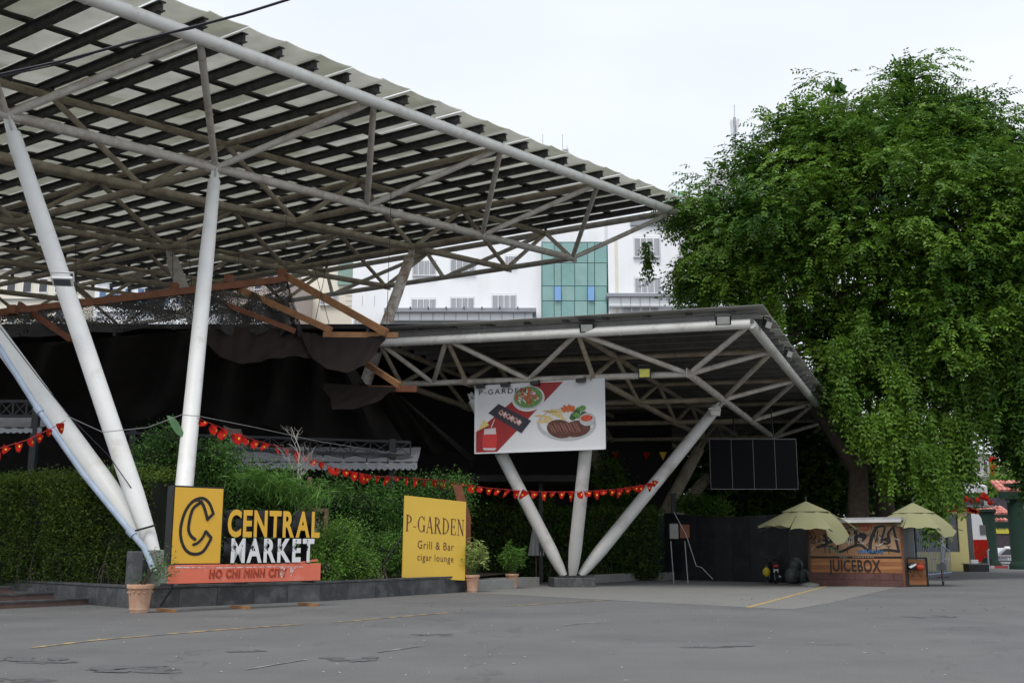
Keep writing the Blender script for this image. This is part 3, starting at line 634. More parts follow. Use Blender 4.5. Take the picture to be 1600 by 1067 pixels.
# ================================================================== P-GARDEN BOARD
q0, q1 = at(629, 903, 34.6), at(727, 899, 36.2); q0.z = .52; q1.z = .52
pd = q1-q0; PW2 = pd.length; prz = math.atan2(pd.y, pd.x)
pg = thing('restaurant_board', 'tilted yellow board with brown serif lettering standing on the planter wall', 'sign', q0, prz, rot=(-.06, math.radians(3.2), prz))
ypg = mat('board_yellow', (.68, .44, .06), .5, .05, .6); brn = mat('brown_lettering', (.13, .04, .03), .6, .1)
BH2 = 2.56
MB().box((PW2/2, .03, BH2/2), (PW2, .05, BH2)).build('panel', ypg, pg, bevel=.004)
def serifword(s, x0, x1, z0, cap):
    # hand drawn high contrast capitals: (thick/thin strokes, serifs); unit box 1 high
    K, H = .13, .045
    def ln(a, b, w): return ('l', a, b, w)
    def ar(cx, cz, rx, rz, a0, a1, wt, wn): return ('a', cx, cz, rx, rz, a0, a1, wt, wn)
    sf = lambda x, z, w=.26: ln((x-w/2, z), (x+w/2, z), H)
    GL = {'P': (.62, [ln((.14, 0), (.14, 1), K), sf(.14, .02), sf(.12, .98, .2), ar(.2, .74, .32, .25, -90, 90, K, H), ln((.14, .98), (.22, .98), H), ln((.14, .49), (.22, .49), H)]),
          '-': (.34, [ln((.03, .3), (.31, .3), .05)]),
          'G': (.78, [ar(.4, .5, .32, .49, 40, 320, K, H), ln((.66, .05), (.66, .42), K), sf(.66, .42, .24), ln((.66, .98), (.66, .72), H)]),
          'A': (.72, [ln((.1, 0), (.35, 1), H), ln((.35, 1), (.6, 0), K), ln((.19, .34), (.5, .34), H), sf(.1, .02, .22), sf(.6, .02, .24)]),
          'R': (.72, [ln((.14, 0), (.14, 1), K), sf(.14, .02), sf(.12, .98, .2), ar(.2, .75, .3, .24, -90, 90, K, H), ln((.14, .98), (.22, .98), H), ln((.14, .51), (.3, .51), H), ln((.32, .5), (.6, .02), K), sf(.63, .02, .14)]),
          'D': (.74, [ln((.14, 0), (.14, 1), K), sf(.12, .98, .2), sf(.12, .02, .2), ar(.2, .5, .44, .485, -90, 90, K, H)]),
          'E': (.6, [ln((.14, 0), (.14, 1), K), ln((.04, .98), (.52, .98), H), ln((.04, .02), (.54, .02), H), ln((.14, .51), (.4, .51), H), ln((.52, .98), (.52, .8), H), ln((.54, .02), (.54, .22), H), ln((.4, .4), (.4, .62), H)]),
          'N': (.78, [ln((.14, 0), (.14, 1), H), ln((.14, 1), (.62, 0), K), ln((.62, 0), (.62, 1), H), sf(.14, .02, .22), sf(.62, .98, .22), sf(.1, .98, .16)])}
    tot = sum(GL[c][0]+.08 for c in s)-.08; k = (x1-x0)/tot; x = x0
    for c in s:
        w, st = GL[c]; mb = MB(); lv = 0
        for e in st:
            y = .0-.0012*lv; lv += 1
            if e[0] == 'l':
                (ax, az), (bx, bz), t = e[1:]; d = Vector((bx-ax, bz-az)).normalized(); o = Vector((-d.y, d.x))*t/2
                q = [(ax+o.x, az+o.y), (bx+o.x, bz+o.y), (bx-o.x, bz-o.y), (ax-o.x, az-o.y)]
                mb.add([(x+a*k, y, z0+b*cap) for a, b in q], [(0, 1, 2, 3)])
            else:
                cx, cz, rx, rz, a0, a1, wt, wn = e[1:]; n = 18; q = []
                for i in range(n+1):
                    a = math.radians(a0+(a1-a0)*i/n); wth = wn+(wt-wn)*abs(math.cos(a))**1.5
                    q.append((x+(cx+(rx+wth/2-.02)*math.cos(a))*k, y, z0+(cz+rz*math.sin(a))*cap)); q.append((x+(cx+(rx-wth/2-.02)*math.cos(a))*k, y, z0+(cz+(rz-wn*1.2)*math.sin(a))*cap))
                mb.add(q, [(2*i, 2*i+2, 2*i+3, 2*i+1) for i in range(n)])
        mb.build('letter', brn, pg); x += (w+.08)*k
    return
serifword('P-GARDEN', .06, PW2-.06, 1.44, .52)
def fitline(s, x0, x1, z, h):
    o = text('lettering', s, h, brn, pg, (0, 0, 0), .001, space=1.15); a, b = mwidth(o); k = (x1-x0)/(b-a); o.scale = (k, 1, 1); o.location = (x0-a*k, -.002, z)
fitline('Grill & Bar', PW2*.22, PW2*.80, .93, .36); fitline('cigar lounge', PW2*.22, PW2*.80, .56, .31)
MB().beam((PW2*.1, .06, 1.6), (-.5, .9, .0), .05, .05).beam((PW2*.9, .06, 1.6), (PW2+.1, 1.0, 0), .05, .05).build('prop', blacksteel, pg)
rb = at(722, 900, 37.2)
dk = thing('timber_screen', 'reddish brown slanting timber panel behind the yellow board', 'panel', (rb.x, 37.2, .45))
MB().prism([(-.1, 0, 0), (.28, 0, 0), (.28, 0, 2.0), (-.05, 0, 3.1), (-.35, 0, 3.1), (-.1, 0, 2.2)], (0, .08, 0)).build('board', woodold, dk)
# ================================================================== TIMBER FRAME AND SHADE NETS
fr0 = at(447, 436, 41)
fra = thing('timber_truss', 'broken timber frame hanging on wires beneath the tall canopy', 'frame', fr0)
def bm(a, b, m, w=.16, h=.26, nm='beam'): MB().beam(a, b, w, h).build(nm, m, fra, fr0)
reds = mat('reddish_timber', (.17, .065, .03), .75, .3, 3)
bm(at(-60, 496, 36), at(447, 436, 41), reds); bm(at(440, 428, 41.3), at(604, 520, 38.2), wood); bm(at(362, 446, 40.6), at(517, 516, 38.0), wood, .14, .22)
bm(at(318, 462, 40), at(460, 517, 38), reds, .12, .18); bm(at(505, 523, 38.8), at(622, 524, 38.9), wood, .14, .2); bm(at(560, 560, 39.6), at(624, 602, 38), wood, .14, .2); bm(at(575, 607, 39.5), at(651, 608, 39.4), woodold, .14, .22)
bm(at(30, 475, 37.5), at(110, 530, 35.5), woodold, .12, .18)
for px, py, Y in ((20, 484, 36.3), (272, 449, 39.2), (358, 436, 40.2), (441, 427, 41)): MB().box(at(px, py, Y), (.3, .3, .3)).build('block', reds, fra, fr0)
for (x, y, Y), (x2, y2, Y2) in (((447, 436, 41), (447, 262, 41.6)), ((604, 520, 38.2), (611, 300, 40)), ((372, 446, 40.6), (374, 380, 41)), ((270, 449, 39.2), (270, 392, 40)), ((300, 450, 40), (292, 360, 41)), ((490, 515, 38.2), (520, 368, 42)), ((517, 516, 38), (476, 362, 42)), ((120, 470, 37.5), (118, 380, 38))): MB().tube(at(x, y, Y), at(x2, y2, Y2), .012, n=5).build('wire', wireM, fra, fr0)
netM = clothmat('open_shade_net', (.045, .043, .04), .15, .40, 22); netD = clothmat('black_shade_net', (.022, .019, .017), .2, 0, var=.45); netB = clothmat('brown_shade_net', (.034, .026, .023), .3, 0, 22)
def net(name, label, top, bot, m, nu=40, nv=16, fold=.25, cat='net', group=None, nf=7):
    """cloth between an upper and a lower pixel-depth polyline (px,py,Y), hanging in folds"""
    def samp(L, t):
        t *= len(L)-1; i = min(int(t), len(L)-2); f = t-i; f = f*f*(3-2*f) if False else f
        return at(*L[i]).lerp(at(*L[i+1]), f)
    o0 = samp(top, .5); mb = MB()
    mb.grid(lambda a, b: samp(top, a).lerp(samp(bot, a), b)+Vector((0, fold*math.sin(a*nf*6.28+b*2)*b**.5*(1.3-b)+.1*math.sin(a*23+b*9)*b, .06*math.sin(a*31)*b*fold*4)), nu, nv)
    o = mb.build(name, m, None, o0, smooth=True); o.location = o0; return tag(o, label, cat, group)
net('shade_net', 'see-through torn shade net hanging from the left part of the timber frame', [(-60, 498, 36), (60, 484, 37), (250, 462, 39), (300, 456, 39.5)], [(-60, 530, 35.5), (60, 526, 36), (250, 512, 38), (330, 514, 38.5)], netM, fold=.2)
net('shade_net', 'see-through torn shade net bunched below the peak of the timber frame', [(290, 458, 39.5), (380, 447, 40.4), (447, 438, 41), (450, 440, 41)], [(330, 520, 38.6), (400, 520, 38.4), (455, 522, 38.4), (478, 540, 38.2)], netM, fold=.5, nf=4)
net('shade_net', 'brown shade net sagging like a hammock beneath the fallen beams', [(452, 520, 38.6), (500, 524, 38.8), (560, 524, 38.9), (603, 524, 38.8)], [(470, 525, 38.2), (488, 560, 37.8), (510, 576, 37.4), (540, 582, 37.3), (570, 572, 37.5), (590, 548, 38), (602, 530, 38.3)], netB, fold=.05)
net('shade_net', 'brown shade net bulging below the roof line between the white column and the hammock net', [(312, 506, 38.9), (370, 510, 38.7), (430, 514, 38.6), (485, 520, 38.5)], [(316, 530, 38.4), (345, 558, 37.8), (378, 569, 37.5), (415, 563, 37.5), (450, 556, 37.8), (487, 560, 38)], netB, fold=.08)
net('shade_net', 'lower brown shade net sagging across the leaning rusty column', [(500, 598, 39), (545, 601, 39.2), (580, 604, 39.4), (618, 604, 39.4)], [(500, 600, 38.9), (515, 620, 38.5), (520, 640, 38.2), (560, 638, 38.2), (595, 624, 38.6), (618, 607, 39.2)], netB, fold=.05)
net('shade_net', 'big black shade net draped low across the restaurant front', [(-80, 545, 39), (120, 532, 39.5), (330, 512, 40), (470, 518, 40), (520, 524, 40)], [(-80, 640, 42), (120, 640, 42), (330, 650, 42), (470, 690, 42), (640, 700, 42.5)], netD, nu=90, nv=30, fold=1.1, nf=8)
net('shade_net', 'black shade net falling in a curve left of the food banner', [(440, 519, 41), (500, 585, 41), (600, 606, 40.8), (628, 620, 40.8)], [(440, 700, 44), (560, 705, 44), (650, 705, 44), (745, 715, 44)], netD, nv=20, fold=.5)
# ================================================================== RESTAURANT PAVILION
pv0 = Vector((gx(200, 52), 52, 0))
pv = thing('restaurant_pavilion', 'open restaurant pavilion, shade painted into its near-black walls, behind the hedge and nets', 'pavilion', pv0)
pvm = mat('interior_shade_black', (.016, .014, .013), .8, .3, 1.5)  # near-black albedo: the interior's shade is put into the colour
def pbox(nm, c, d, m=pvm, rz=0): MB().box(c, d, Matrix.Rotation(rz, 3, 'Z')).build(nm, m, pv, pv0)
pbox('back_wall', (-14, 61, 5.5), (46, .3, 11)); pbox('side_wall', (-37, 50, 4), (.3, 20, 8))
pbox('ceiling', (-14, 52.5, 10.5), (46, 16.6, .2)); pbox('upper_floor', (-17, 51, 4.2), (40, 14, .25))  # walls and ceiling added as an enclosure to keep the space dark
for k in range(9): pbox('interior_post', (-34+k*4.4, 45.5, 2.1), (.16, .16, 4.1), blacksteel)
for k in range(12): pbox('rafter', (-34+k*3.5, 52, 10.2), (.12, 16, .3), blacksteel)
def truss(name, label, a, b, h, nbay):
    t = thing(name, label, 'railing', a); a = Vector(a); b = Vector(b); d = (b-a)/nbay; H = Vector((0, 0, h))
    MB().beam(a, b, .07, .09).build('bottom_rail', blacksteel, t, a); MB().beam(a+H, b+H, .07, .09).build('top_rail', blacksteel, t, a)
    for k in range(nbay+1): MB().beam(a+d*k, a+d*k+H, .05, .05, up=(0, 1, 0)).build('upright', blacksteel, t, a)
    for k in range(nbay): MB().beam(a+d*k, a+d*(k+1)+H, .035, .035).beam(a+d*k+H, a+d*(k+1), .03, .03).build('diagonal', blacksteel, t, a)
truss('truss_railing', 'black steel truss railing above the small grey awning at the far left', at(-90, 650, 33), at(62, 650, 34), .47, 7)
truss('truss_railing', 'long black steel truss railing above the scalloped grey awning', at(196, 697, 40.5), at(641, 711, 41.5), .5, 14)
MB().beam(at(60, 610, 34), Vector((at(60, 610, 34).x, 34, .4)), .2, .2, up=(0, 1, 0)).build('post', blacksteel, pv, pv0)
MB().beam(at(614, 686, 41.4), Vector((at(614, 686, 41.4).x, 41.4, .4)), .24, .24, up=(0, 1, 0)).build('post', blacksteel, pv, pv0)
MB().beam(at(209, 672, 40.6), Vector((at(209, 690, 40.6).x, 40.6, .4)), .24, .24, up=(0, 1, 0)).build('post', blacksteel, pv, pv0)
awn = clothmat('grey_awning_cloth', (.62, .62, .66), .5)
def awning(label, a, b, rise, back, drop, n):
    a = Vector(a); b = Vector(b); t = thing('awning', label, 'awning', a); mb = MB(); d = (b-a); bk = Vector((0, back, rise))
    mb.grid(lambda u, w: a+d*u+bk*w+Vector((0, 0, -.05*math.sin(math.pi*w)+.02*math.sin(u*40))), 30, 4); mb.build('canopy_cloth', awn, t, a, smooth=True)
    v = MB(); v.grid(lambda u, w: a+d*u+Vector((0, -.02+.02*math.sin(u*n*3.14), -w*(drop*(.75+.25*abs(math.sin(u*n*math.pi)))))), n*6, 2); v.build('scalloped_valance', awn, t, a, smooth=True)
    MB().beam(a, b, .05, .05).build('front_rail', blacksteel, t, a); return t
awning('small grey scalloped awning at the far left behind the hedge', at(-90, 668, 33), at(66, 668, 34), .5, 1.2, .18, 16)
awning('long pale grey scalloped awning behind the bushes, from the white column to the yellow board', at(330, 722, 39.5), at(652, 722, 41.2), .7, 1.6, .3, 34)
# string of bulbs along the long awning
sb0 = at(340, 700, 39)
sl_ = thing('string_lights', 'string of small bare bulbs looped along the long grey awning', 'string lights', sb0)
P = [];
for k in range(33):
    t = k/32; P.append(at(420+t*225, 706+t*7+5*abs(math.sin(t*math.pi*5)), 39.2+t*1.6))
MB().path(P, .012, 4).build('cord', wireM, sl_, sb0)
for px, py in ((505, 711), (537, 714), (573, 719), (606, 722), (476, 708)):
    p = at(px, py, 39.9); MB().tube(p+Vector((0, 0, .1)), p-Vector((0, 0, .08)), .03, n=6).build('bulb_socket', black, sl_, sb0); MB().sphere(p-Vector((0, 0, .13)), .05, 8).build('bulb', mat('bulb_glass', (.5, .48, .42), .1, .05), sl_, sb0, smooth=True)
# ================================================================== BUNTING
flag_me = {}
def bunting(label, pts, n, size, skip=(), group='strings of red flags'):
    o0 = at(*pts[len(pts)//2]); t = thing('flag_bunting', label, 'bunting', o0, group=group)
    L = [at(*p) for p in pts]; cum = [0]
    for a, b in zip(L[:-1], L[1:]): cum.append(cum[-1]+(b-a).length)
    def pos(s):
        s *= cum[-1]
        for i in range(len(L)-1):
            if s <= cum[i+1]+1e-9: return L[i].lerp(L[i+1], (s-cum[i])/(cum[i+1]-cum[i]))
        return L[-1]
    MB().path([pos(k/60) for k in range(61)], .01, 4).build('cord', mat('red_cord', (.3, .02, .02), .7), t, o0)
    dirv = (L[-1]-L[0]).normalized()
    base_f = None
    for k in range(n):
        if k in skip: continue
        p = pos((k+.5)/n); an = math.atan2(dirv.y, dirv.x)
        if base_f is None or k % 6 == 0:
            w, h = size, size*1.25; sk = random.uniform(-.3, .3); cv = random.uniform(.02, .12)
            mb = MB(); mb.grid(lambda u, v_: Vector(((u-.5)*w*(1-.75*v_)-sk*v_*w, cv*math.sin(u*3+v_*3), -v_*h*(.85+.15*u))), 4, 4)
            f = mb.build('flag', redflag, t); s = MB()
            q = []
            for i in range(10):
                a = math.pi/2+i*math.pi/5; r = size*(.17 if i % 2 == 0 else .07); q.append((r*math.cos(a)-sk*.5*w, -.03-cv*.6, -h*.45+r*math.sin(a)))
            s.add(q, [tuple(range(10))]); st_ = s.build('star', starM, f); base_f = f
        else:
            f = base_f.copy(); C.objects.link(f); f.parent = t; st2 = base_f.children[0].copy(); C.objects.link(st2); st2.parent = f
        f.location = p-o0; f.rotation_euler = (random.uniform(-.5, .5), random.uniform(-.45, .35)+.25, an+random.uniform(-.6, .6))
        f.scale = (random.uniform(.7, 1.1), 1, random.uniform(.55, 1.1))
    return t
bunting('short string of red flags at the far left ending on the leaning column', [(-60, 712, 25.5), (0, 700, 26), (40, 688, 26.5), (75, 672, 27), (102, 657, 27.3)], 9, .26)
bunting('string of red star flags from the white column down across the awning', [(308, 653, 28.2), (345, 668, 29), (400, 688, 30.5), (460, 705, 32), (520, 730, 34), (580, 743, 36), (640, 747, 37.5), (700, 751, 39)], 27, .27)
bunting('string of red star flags stretched across the legs of the lower canopy', [(700, 751, 39.2), (760, 762, 39.4), (830, 768, 39.6), (900, 768, 40), (960, 765, 40.5), (1010, 757, 41.2), (1030, 748, 41.5)], 25, .29)
bf = at(960, 706, 58); fb = thing('flag_bunting', 'faint row of triangular pennants far back under the lower canopy', 'bunting', bf)
for px in (962, 1010, 1036):
    p = at(px, 706, 58); mb = MB(); mb.add([p+Vector((-.2, 0, 0)), p+Vector((.2, 0, 0)), p+Vector((0, .05, -.45))], [(0, 1, 2)]); mb.build('flag', redflag if px < 1030 else starM, fb, bf)
MB().path([at(940, 705, 58), at(1000, 707, 58), at(1060, 704, 58)], .012, 4).build('cord', wireM, fb, bf)
# overhead cable crossing the top left corner and thin wires on the columns
cb = at(150, 83, 14); cbl = MB().path([at(-60, 128, 14), at(0, 117, 14), at(100, 95, 14), at(200, 68, 14), at(300, 43, 14), at(380, 22, 14), at(450, 0, 14), at(560, -42, 14)], .02, 5).path([at(-60, 127, 14.05), at(0, 121, 14), at(100, 99, 14), at(200, 66, 14), at(300, 45, 14), at(380, 21, 14), at(450, 1, 14), at(560, -41, 14)], .012, 5)
o = cbl.build('overhead_cable', wireM, None, cb); o.location = cb; tag(o, 'thin black twisted cable crossing the top left corner below the roof', 'cable')
cw = at(200, 690, 28); mb = MB().path([at(105, 650, 27.5), at(160, 675, 27.6), at(230, 668, 27.9), at(284, 648, 28.1), at(310, 650, 28.4), at(400, 668, 31), at(500, 690, 35), at(640, 712, 40)], .01, 4)
o = mb.build('wire', mat('pale_wire', (.2, .2, .2), .6), None, cw); o.location = cw; tag(o, 'thin sagging wire tied across the left column and the white column', 'wire')
mb = MB().path([at(0, 512, 28.1-1.9), at(60, 590, 27.5), at(110, 652, 27.6), at(170, 712, 27.8), at(205, 762, 28.0)], .012, 4); cw = at(100, 640, 27.5)
o = mb.build('wire', wireM, None, cw); o.location = cw; tag(o, 'black cable lying along the leftmost leaning leg', 'wire')
# ================================================================== POTTED PLANTS
def pot(label, p, h, r, plant=None, group=None):
    t = thing('plant_pot', label, 'plant pot', p, group=group)
    MB().lathe([(r*.68, 0), (r*.7, .02*h), (r*.72, .1*h), (r*.88, .8*h), (r*.9, .84*h), (r*1.0, .86*h), (r*1.02, .98*h), (r, h), (r*.9, h), (r*.88, .9*h), (0, .9*h)], n=24).build('pot_body', terra, t, smooth=True)
    MB().lathe([(r*.745, .1*h), (r*.765, .13*h), (r*.755, .16*h)], n=24).build('moulding', terra, t, smooth=True)
    o = MB()
    for k in range(14):
        a = 2*math.pi*k/14; o.sphere((r*.87*math.cos(a), r*.87*math.sin(a), h*.73+.015*math.sin(k*2)), r*.11, 6, sc=(1, 1, .8))
    o.build('relief_garland', terra, t, smooth=True); tag(t.children[-1], kind='stuff')
    return t
pp = gp(217, 957); pot('wide terracotta pot with a relief garland standing left of the market sign', pp, .62, .29)
bush('pot_shrub', 'thin straggly plant growing beside the sign box over the left terracotta pot', 'plant', (pp.x+.05, pp.y, .55), [(pp.x-.02, pp.y, .62, .25, .2, .07), (pp.x+.55, pp.y-.2, 1.05, .25, .2, .38)], 420, .07, G_bush, stems=5, core=False)
for px, py, h, r, lab, lab2, H in ((738, 925, .56, .24, 'terracotta pot of the bright variegated plant right of the yellow board', 'bright variegated plant in the pot beside the yellow board', 1.25), (800, 919, .52, .24, 'terracotta pot with the darker plant, left of the folded parasol', 'darker leafy plant in the second pot, left of the folded parasol', 1.15)):
    p = gp(px, py); pot(lab, p, h, r); m_ = G_bamboo if px < 760 else G_light
    t = thing('potted_plant', lab2, 'plant', (p.x, p.y, h)); n = 60; cc = []; ax = []; tt = []
    mb = MB()
    for k in range(n):
        a = random.uniform(0, 6.28); rr = random.uniform(.05, .5); top = Vector((p.x+rr*math.cos(a), p.y+rr*.7*math.sin(a), h+random.uniform(.35, H-.05 if rr < .25 else H*.75))); b = Vector((p.x+random.uniform(-.08, .08), p.y, h-.08))
        mb.path([b, b.lerp(top, .6)+Vector((0, 0, .1)), top], .008, 4)
        for q in range(14):
            cc.append(top+Vector((random.gauss(0, .07), random.gauss(0, .07), random.gauss(-.05, .1)))); ax.append((math.cos(a)*.6+random.gauss(0, .6), math.sin(a)*.6+random.gauss(0, .6), random.uniform(-.7, .3))); tt.append(random.gauss(.55 if px < 760 else .1, .25))
    cc = np.array([tuple(c) for c in cc]); leaves('foliage', m_, cc, np.array(ax), rdir(len(cc))+np.array([0, -.5, .6]), .17, .035, np.array(tt), t, (p.x, p.y, h)); mb.build('stem', mat('green_stem', (.08, .13, .04), .7), t, (p.x, p.y, h))
# ================================================================== HEDGES AND BUSHES
def hedge(name, label, a, b, z0, z1, dep, n, L, mtl, tint0=.4, topvar=.25, cores=True, tvar=.22):
    a = Vector(a); b = Vector(b); t = thing(name, label, 'hedge', (a.x, a.y, z0)); d = b-a; Ln = d.length; u = np.array(d.normalized()); w = np.array((-u[1], u[0], 0))
    nc = n//14; s = RNG.random(nc)*Ln; zz = z0+(z1-z0)*RNG.random(nc)**.85; bump = .18*np.sin(s*2.3)+.12*np.sin(s*5.1+1)
    face = RNG.random(nc) < .72; y = np.where(face, RNG.normal(0, .1, nc)+bump*.5, RNG.random(nc)*dep); zz = np.where(face, zz, z1+bump*topvar+RNG.normal(0, .07, nc))
    cc = np.array(a)[None]*[1, 1, 0]+u*s[:, None]+w*y[:, None]+np.array([0, 0, 1.])*zz[:, None]
    idx = np.repeat(np.arange(nc), 14); P = cc[idx]+RNG.normal(size=(len(idx), 3))*.11; P = P[P[:, 2] > z0] if False else P
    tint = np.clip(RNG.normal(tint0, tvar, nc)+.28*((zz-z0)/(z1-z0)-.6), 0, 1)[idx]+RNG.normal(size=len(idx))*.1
    leaves('foliage', mtl, P, nrm(-w+RNG.normal(size=(len(P), 3))*.8), rdir(len(P))+np.array([0, -.4, .8]), L*(.7+.6*RNG.random(len(P))), L*.5, tint, t, (a.x, a.y, z0))
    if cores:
        c = (a+b)/2+Vector(w)*(dep/2+.12); MB().box((c.x, c.y, (z0+z1)/2-.08), (Ln, dep-.1, z1-z0-.2), Matrix.Rotation(math.atan2(u[1], u[0]), 3, 'Z')).build('dark_core', mat('core_near_black', (.012, .016, .008), .95, .3), t, (a.x, a.y, z0))  # solid box added behind the leaves, coloured near-black like a dark inside
    mb = MB()
    for k in range(int(Ln*3.2)):
        q = a+d*random.random(); q = q+Vector(w)*random.uniform(-.1, .12); q.z = z0; e = q+Vector((random.uniform(-.25, .25), random.uniform(-.1, .1), random.uniform(.5, 1.2))); mb.path([q, q.lerp(e, .5)+Vector((random.uniform(-.08, .08), 0, 0)), e], .014, 4)
    tag(mb.build('stem', mat('grey_twigs', (.12, .095, .07), .9, .3), t, (a.x, a.y, z0)), kind='stuff'); return t
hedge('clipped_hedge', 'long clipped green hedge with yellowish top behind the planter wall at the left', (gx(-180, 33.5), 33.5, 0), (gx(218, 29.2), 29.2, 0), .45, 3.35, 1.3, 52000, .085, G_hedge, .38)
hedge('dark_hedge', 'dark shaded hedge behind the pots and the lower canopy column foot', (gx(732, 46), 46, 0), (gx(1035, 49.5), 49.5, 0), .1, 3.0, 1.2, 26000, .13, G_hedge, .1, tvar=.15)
def wb(px, py, Y, rx, ry, rz): p = at(px, py, Y); return (p.x, p.y, p.z, rx, ry, rz)
bush('leafy_shrub', 'dark leafy shrub behind the market sign between the white column and the bare twigs', 'shrub', (gx(380, 31.3), 31.3, .42), [wb(335, 722, 31.6, .6, .7, .7), wb(400, 770, 31.8, 1.1, .7, .75), wb(350, 780, 31.6, 1.2, .6, 1.1), wb(440, 790, 31.8, 1.0, .6, 1.0), wb(380, 850, 31.4, 1.6, .5, .9)], 21000, .1, G_bush, tint0=.4)
bush('leafy_shrub', 'feathery shrub around the foot of the two left columns', 'shrub', (gx(225, 30.8), 30.8, .42), [wb(245, 715, 31, .75, .6, .7), wb(225, 770, 31, .8, .6, .9), wb(265, 690, 31.2, .5, .5, .5), wb(245, 830, 30.8, .7, .5, .9)], 9500, .09, G_bush, tint0=.3)
bush('leafy_shrub', 'large dense dark green shrub between the market sign and the yellow board', 'shrub', (gx(590, 36.8), 36.8, .42), [wb(560, 800, 37.2, 1.5, .8, 1.1), wb(520, 785, 36.8, .9, .7, .7), wb(640, 800, 38.6, 1.2, .8, 1.2), wb(600, 850, 37.6, 1.6, .6, 1.0), wb(690, 785, 39, .9, .7, 1.0), wb(540, 860, 35.4, 1.1, .6, .9), wb(715, 775, 40, .6, .6, .7)], 30000, .105, G_bush, tint0=.28)
bush('leafy_shrub', 'low bright yellow-green shrub at the right end of the market sign', 'shrub', (gx(520, 32), 32, .42), [wb(525, 862, 32, .75, .5, .7), wb(505, 890, 31.4, .55, .4, .4), wb(560, 885, 32.8, .55, .4, .45), wb(535, 835, 32.4, .45, .4, .45)], 6500, .09, G_light, tint0=.3)
bush('leafy_shrub', 'mid green shrub at the left foot of the yellow board', 'shrub', (gx(600, 34.8), 34.8, .42), [wb(595, 870, 35.6, .6, .4, .6), wb(575, 885, 35, .5, .3, .4), wb(612, 860, 36.4, .4, .3, .7)], 5200, .09, G_bush, tint0=.62)
# tall grass like tuft above the sign
def tuft(label, p, n, L, spread, mtl=G_bush):
    t = thing('grass_tuft', label, 'grass', p); p = np.array(p); d = rdir(n); d[:, 2] = abs(d[:, 2])+.9; d = nrm(d); c = p+RNG.normal(size=(n, 3))*np.array([spread, .2, .1])
    C1, A1 = [], []
    for k, (t0, dr) in enumerate(((.15, 0), (.45, .25), (.75, .7))):
        C1.append(c+d*L*t0-np.array([0, 0, dr*L*.28])); A1.append(d-np.array([0, 0, dr*1.2]))
    leaves('blade', mtl, np.concatenate(C1), np.concatenate(A1), rdir(3*n), L*.36, .03, np.tile(RNG.normal(.6, .2, n), 3), t, p); return t
for px, py, lab in ((400, 765, 'tuft of long grassy blades above the lettering CENTRAL, left one'), (440, 775, 'tuft of long grassy blades above the lettering CENTRAL, middle one'), (470, 790, 'tuft of long grassy blades beside the bare white twigs')): tuft(lab, at(px, py, 31), 170, 1.0, .4)
# banana leaf
bl = at(178, 740, 30.6); t = thing('banana_plant', 'broad banana leaves rising between the two left columns', 'plant', bl)
G_ban = mat('banana_leaf', (.06, .14, .05), .45, .25, 4)
for a, L, tl in ((.5, 1.15, .9), (2.2, .9, .7), (1.2, 1.0, 1.2)):
    mb = MB(); mb.grid(lambda u, v_: Vector((math.cos(a)*L*u+(v_-.5)*.42*math.sin(math.pi*min(1, u*1.02+.03))*-math.sin(tl), -.1+abs(v_-.5)*.12, L*tl*u*.8-.55*u*u*L+(v_-.5)*.42*math.sin(math.pi*min(1, u+.02))*math.cos(a)*.5)), 10, 4); mb.build('leaf', G_ban, t, smooth=True)
p = at(268, 663, 30); t2 = thing('banana_plant', 'single pale banana leaf poking out left of the white column head', 'plant', p)
MB().grid(lambda u, v_: Vector((-.15+.55*u, (v_-.5)*.05, .25-.6*u+(v_-.5)*.35*math.sin(math.pi*u))), 8, 3).build('leaf', G_ban, t2, smooth=True)
# bare white twigs
bw = at(466, 800, 31.5); t = thing('bare_twigs', 'bare white-barked twigs standing above the word MARKET', 'twigs', bw); mb = MB()
def twig(p, d, L, r, dep):
    q = p+d*L; m1 = p.lerp(q, .5)+Vector((random.uniform(-.06, .06), 0, random.uniform(-.04, .04))); mb.path([p, m1, q], r, 5, r1=r*.6)
    if dep:
        for _ in range(3 if dep > 1 else 2):
            dd = (d+Vector((random.uniform(-.9, .9), random.uniform(-.5, .5), random.uniform(-.3, .5)))).normalized(); twig(p.lerp(q, random.uniform(.4, 1)), dd, L*random.uniform(.5, .75), r*.6, dep-1)
twig(bw, Vector((-.12, 0, 1)).normalized(), 1.0, .024, 4); twig(bw+Vector((-.05, 0, .9)), Vector((.05, 0, 1)), .9, .018, 3)
mb.build('branch', mat('white_bark', (.36, .345, .32), .8, .15), t, bw)
# timber trellis right of the twigs
tr = at(490, 850, 33.2); t = thing('trellis', 'weathered timber post and rail trellis right of the bare twigs', 'trellis', tr)
wo = mat('weathered_timber', (.17, .1, .07), .85, .3, 4)
for a, b in (((484, 745), (483, 800)), ((511, 795), (506, 870))): MB().beam(at(*a, 33.2), at(*b, 33.2), .11, .11, up=(0, 1, 0)).build('post', wo, t, tr)
MB().beam(at(460, 795, 33.2), at(513, 797, 33.3), .08, .1).build('rail', wo, t, tr); MB().beam(at(466, 760, 33.2), at(497, 762, 33.3), .05, .07).build('rail', wo, t, tr); MB().beam(at(468, 770, 33.25), at(484, 793, 33.2), .06, .06).build('brace', wo, t, tr)
# ================================================================== UNDER THE LOWER CANOPY
kw = thing('kerb_wall', 'low pale concrete kerb wall behind the column foot', 'wall', gp(740, 917))
for a, b in ((gp(744, 918), gp(840, 916)), (gp(740, 922), gp(800, 920)), (gp(925, 911), gp(1030, 905)), (gp(1030, 907), gp(1060, 905))):
    MB().beam(a+Vector((0, .3, .17)), b+Vector((0, .3, .17)), .3, .34).build('kerb_stone', concrete, kw, kw.location, bevel=.01)
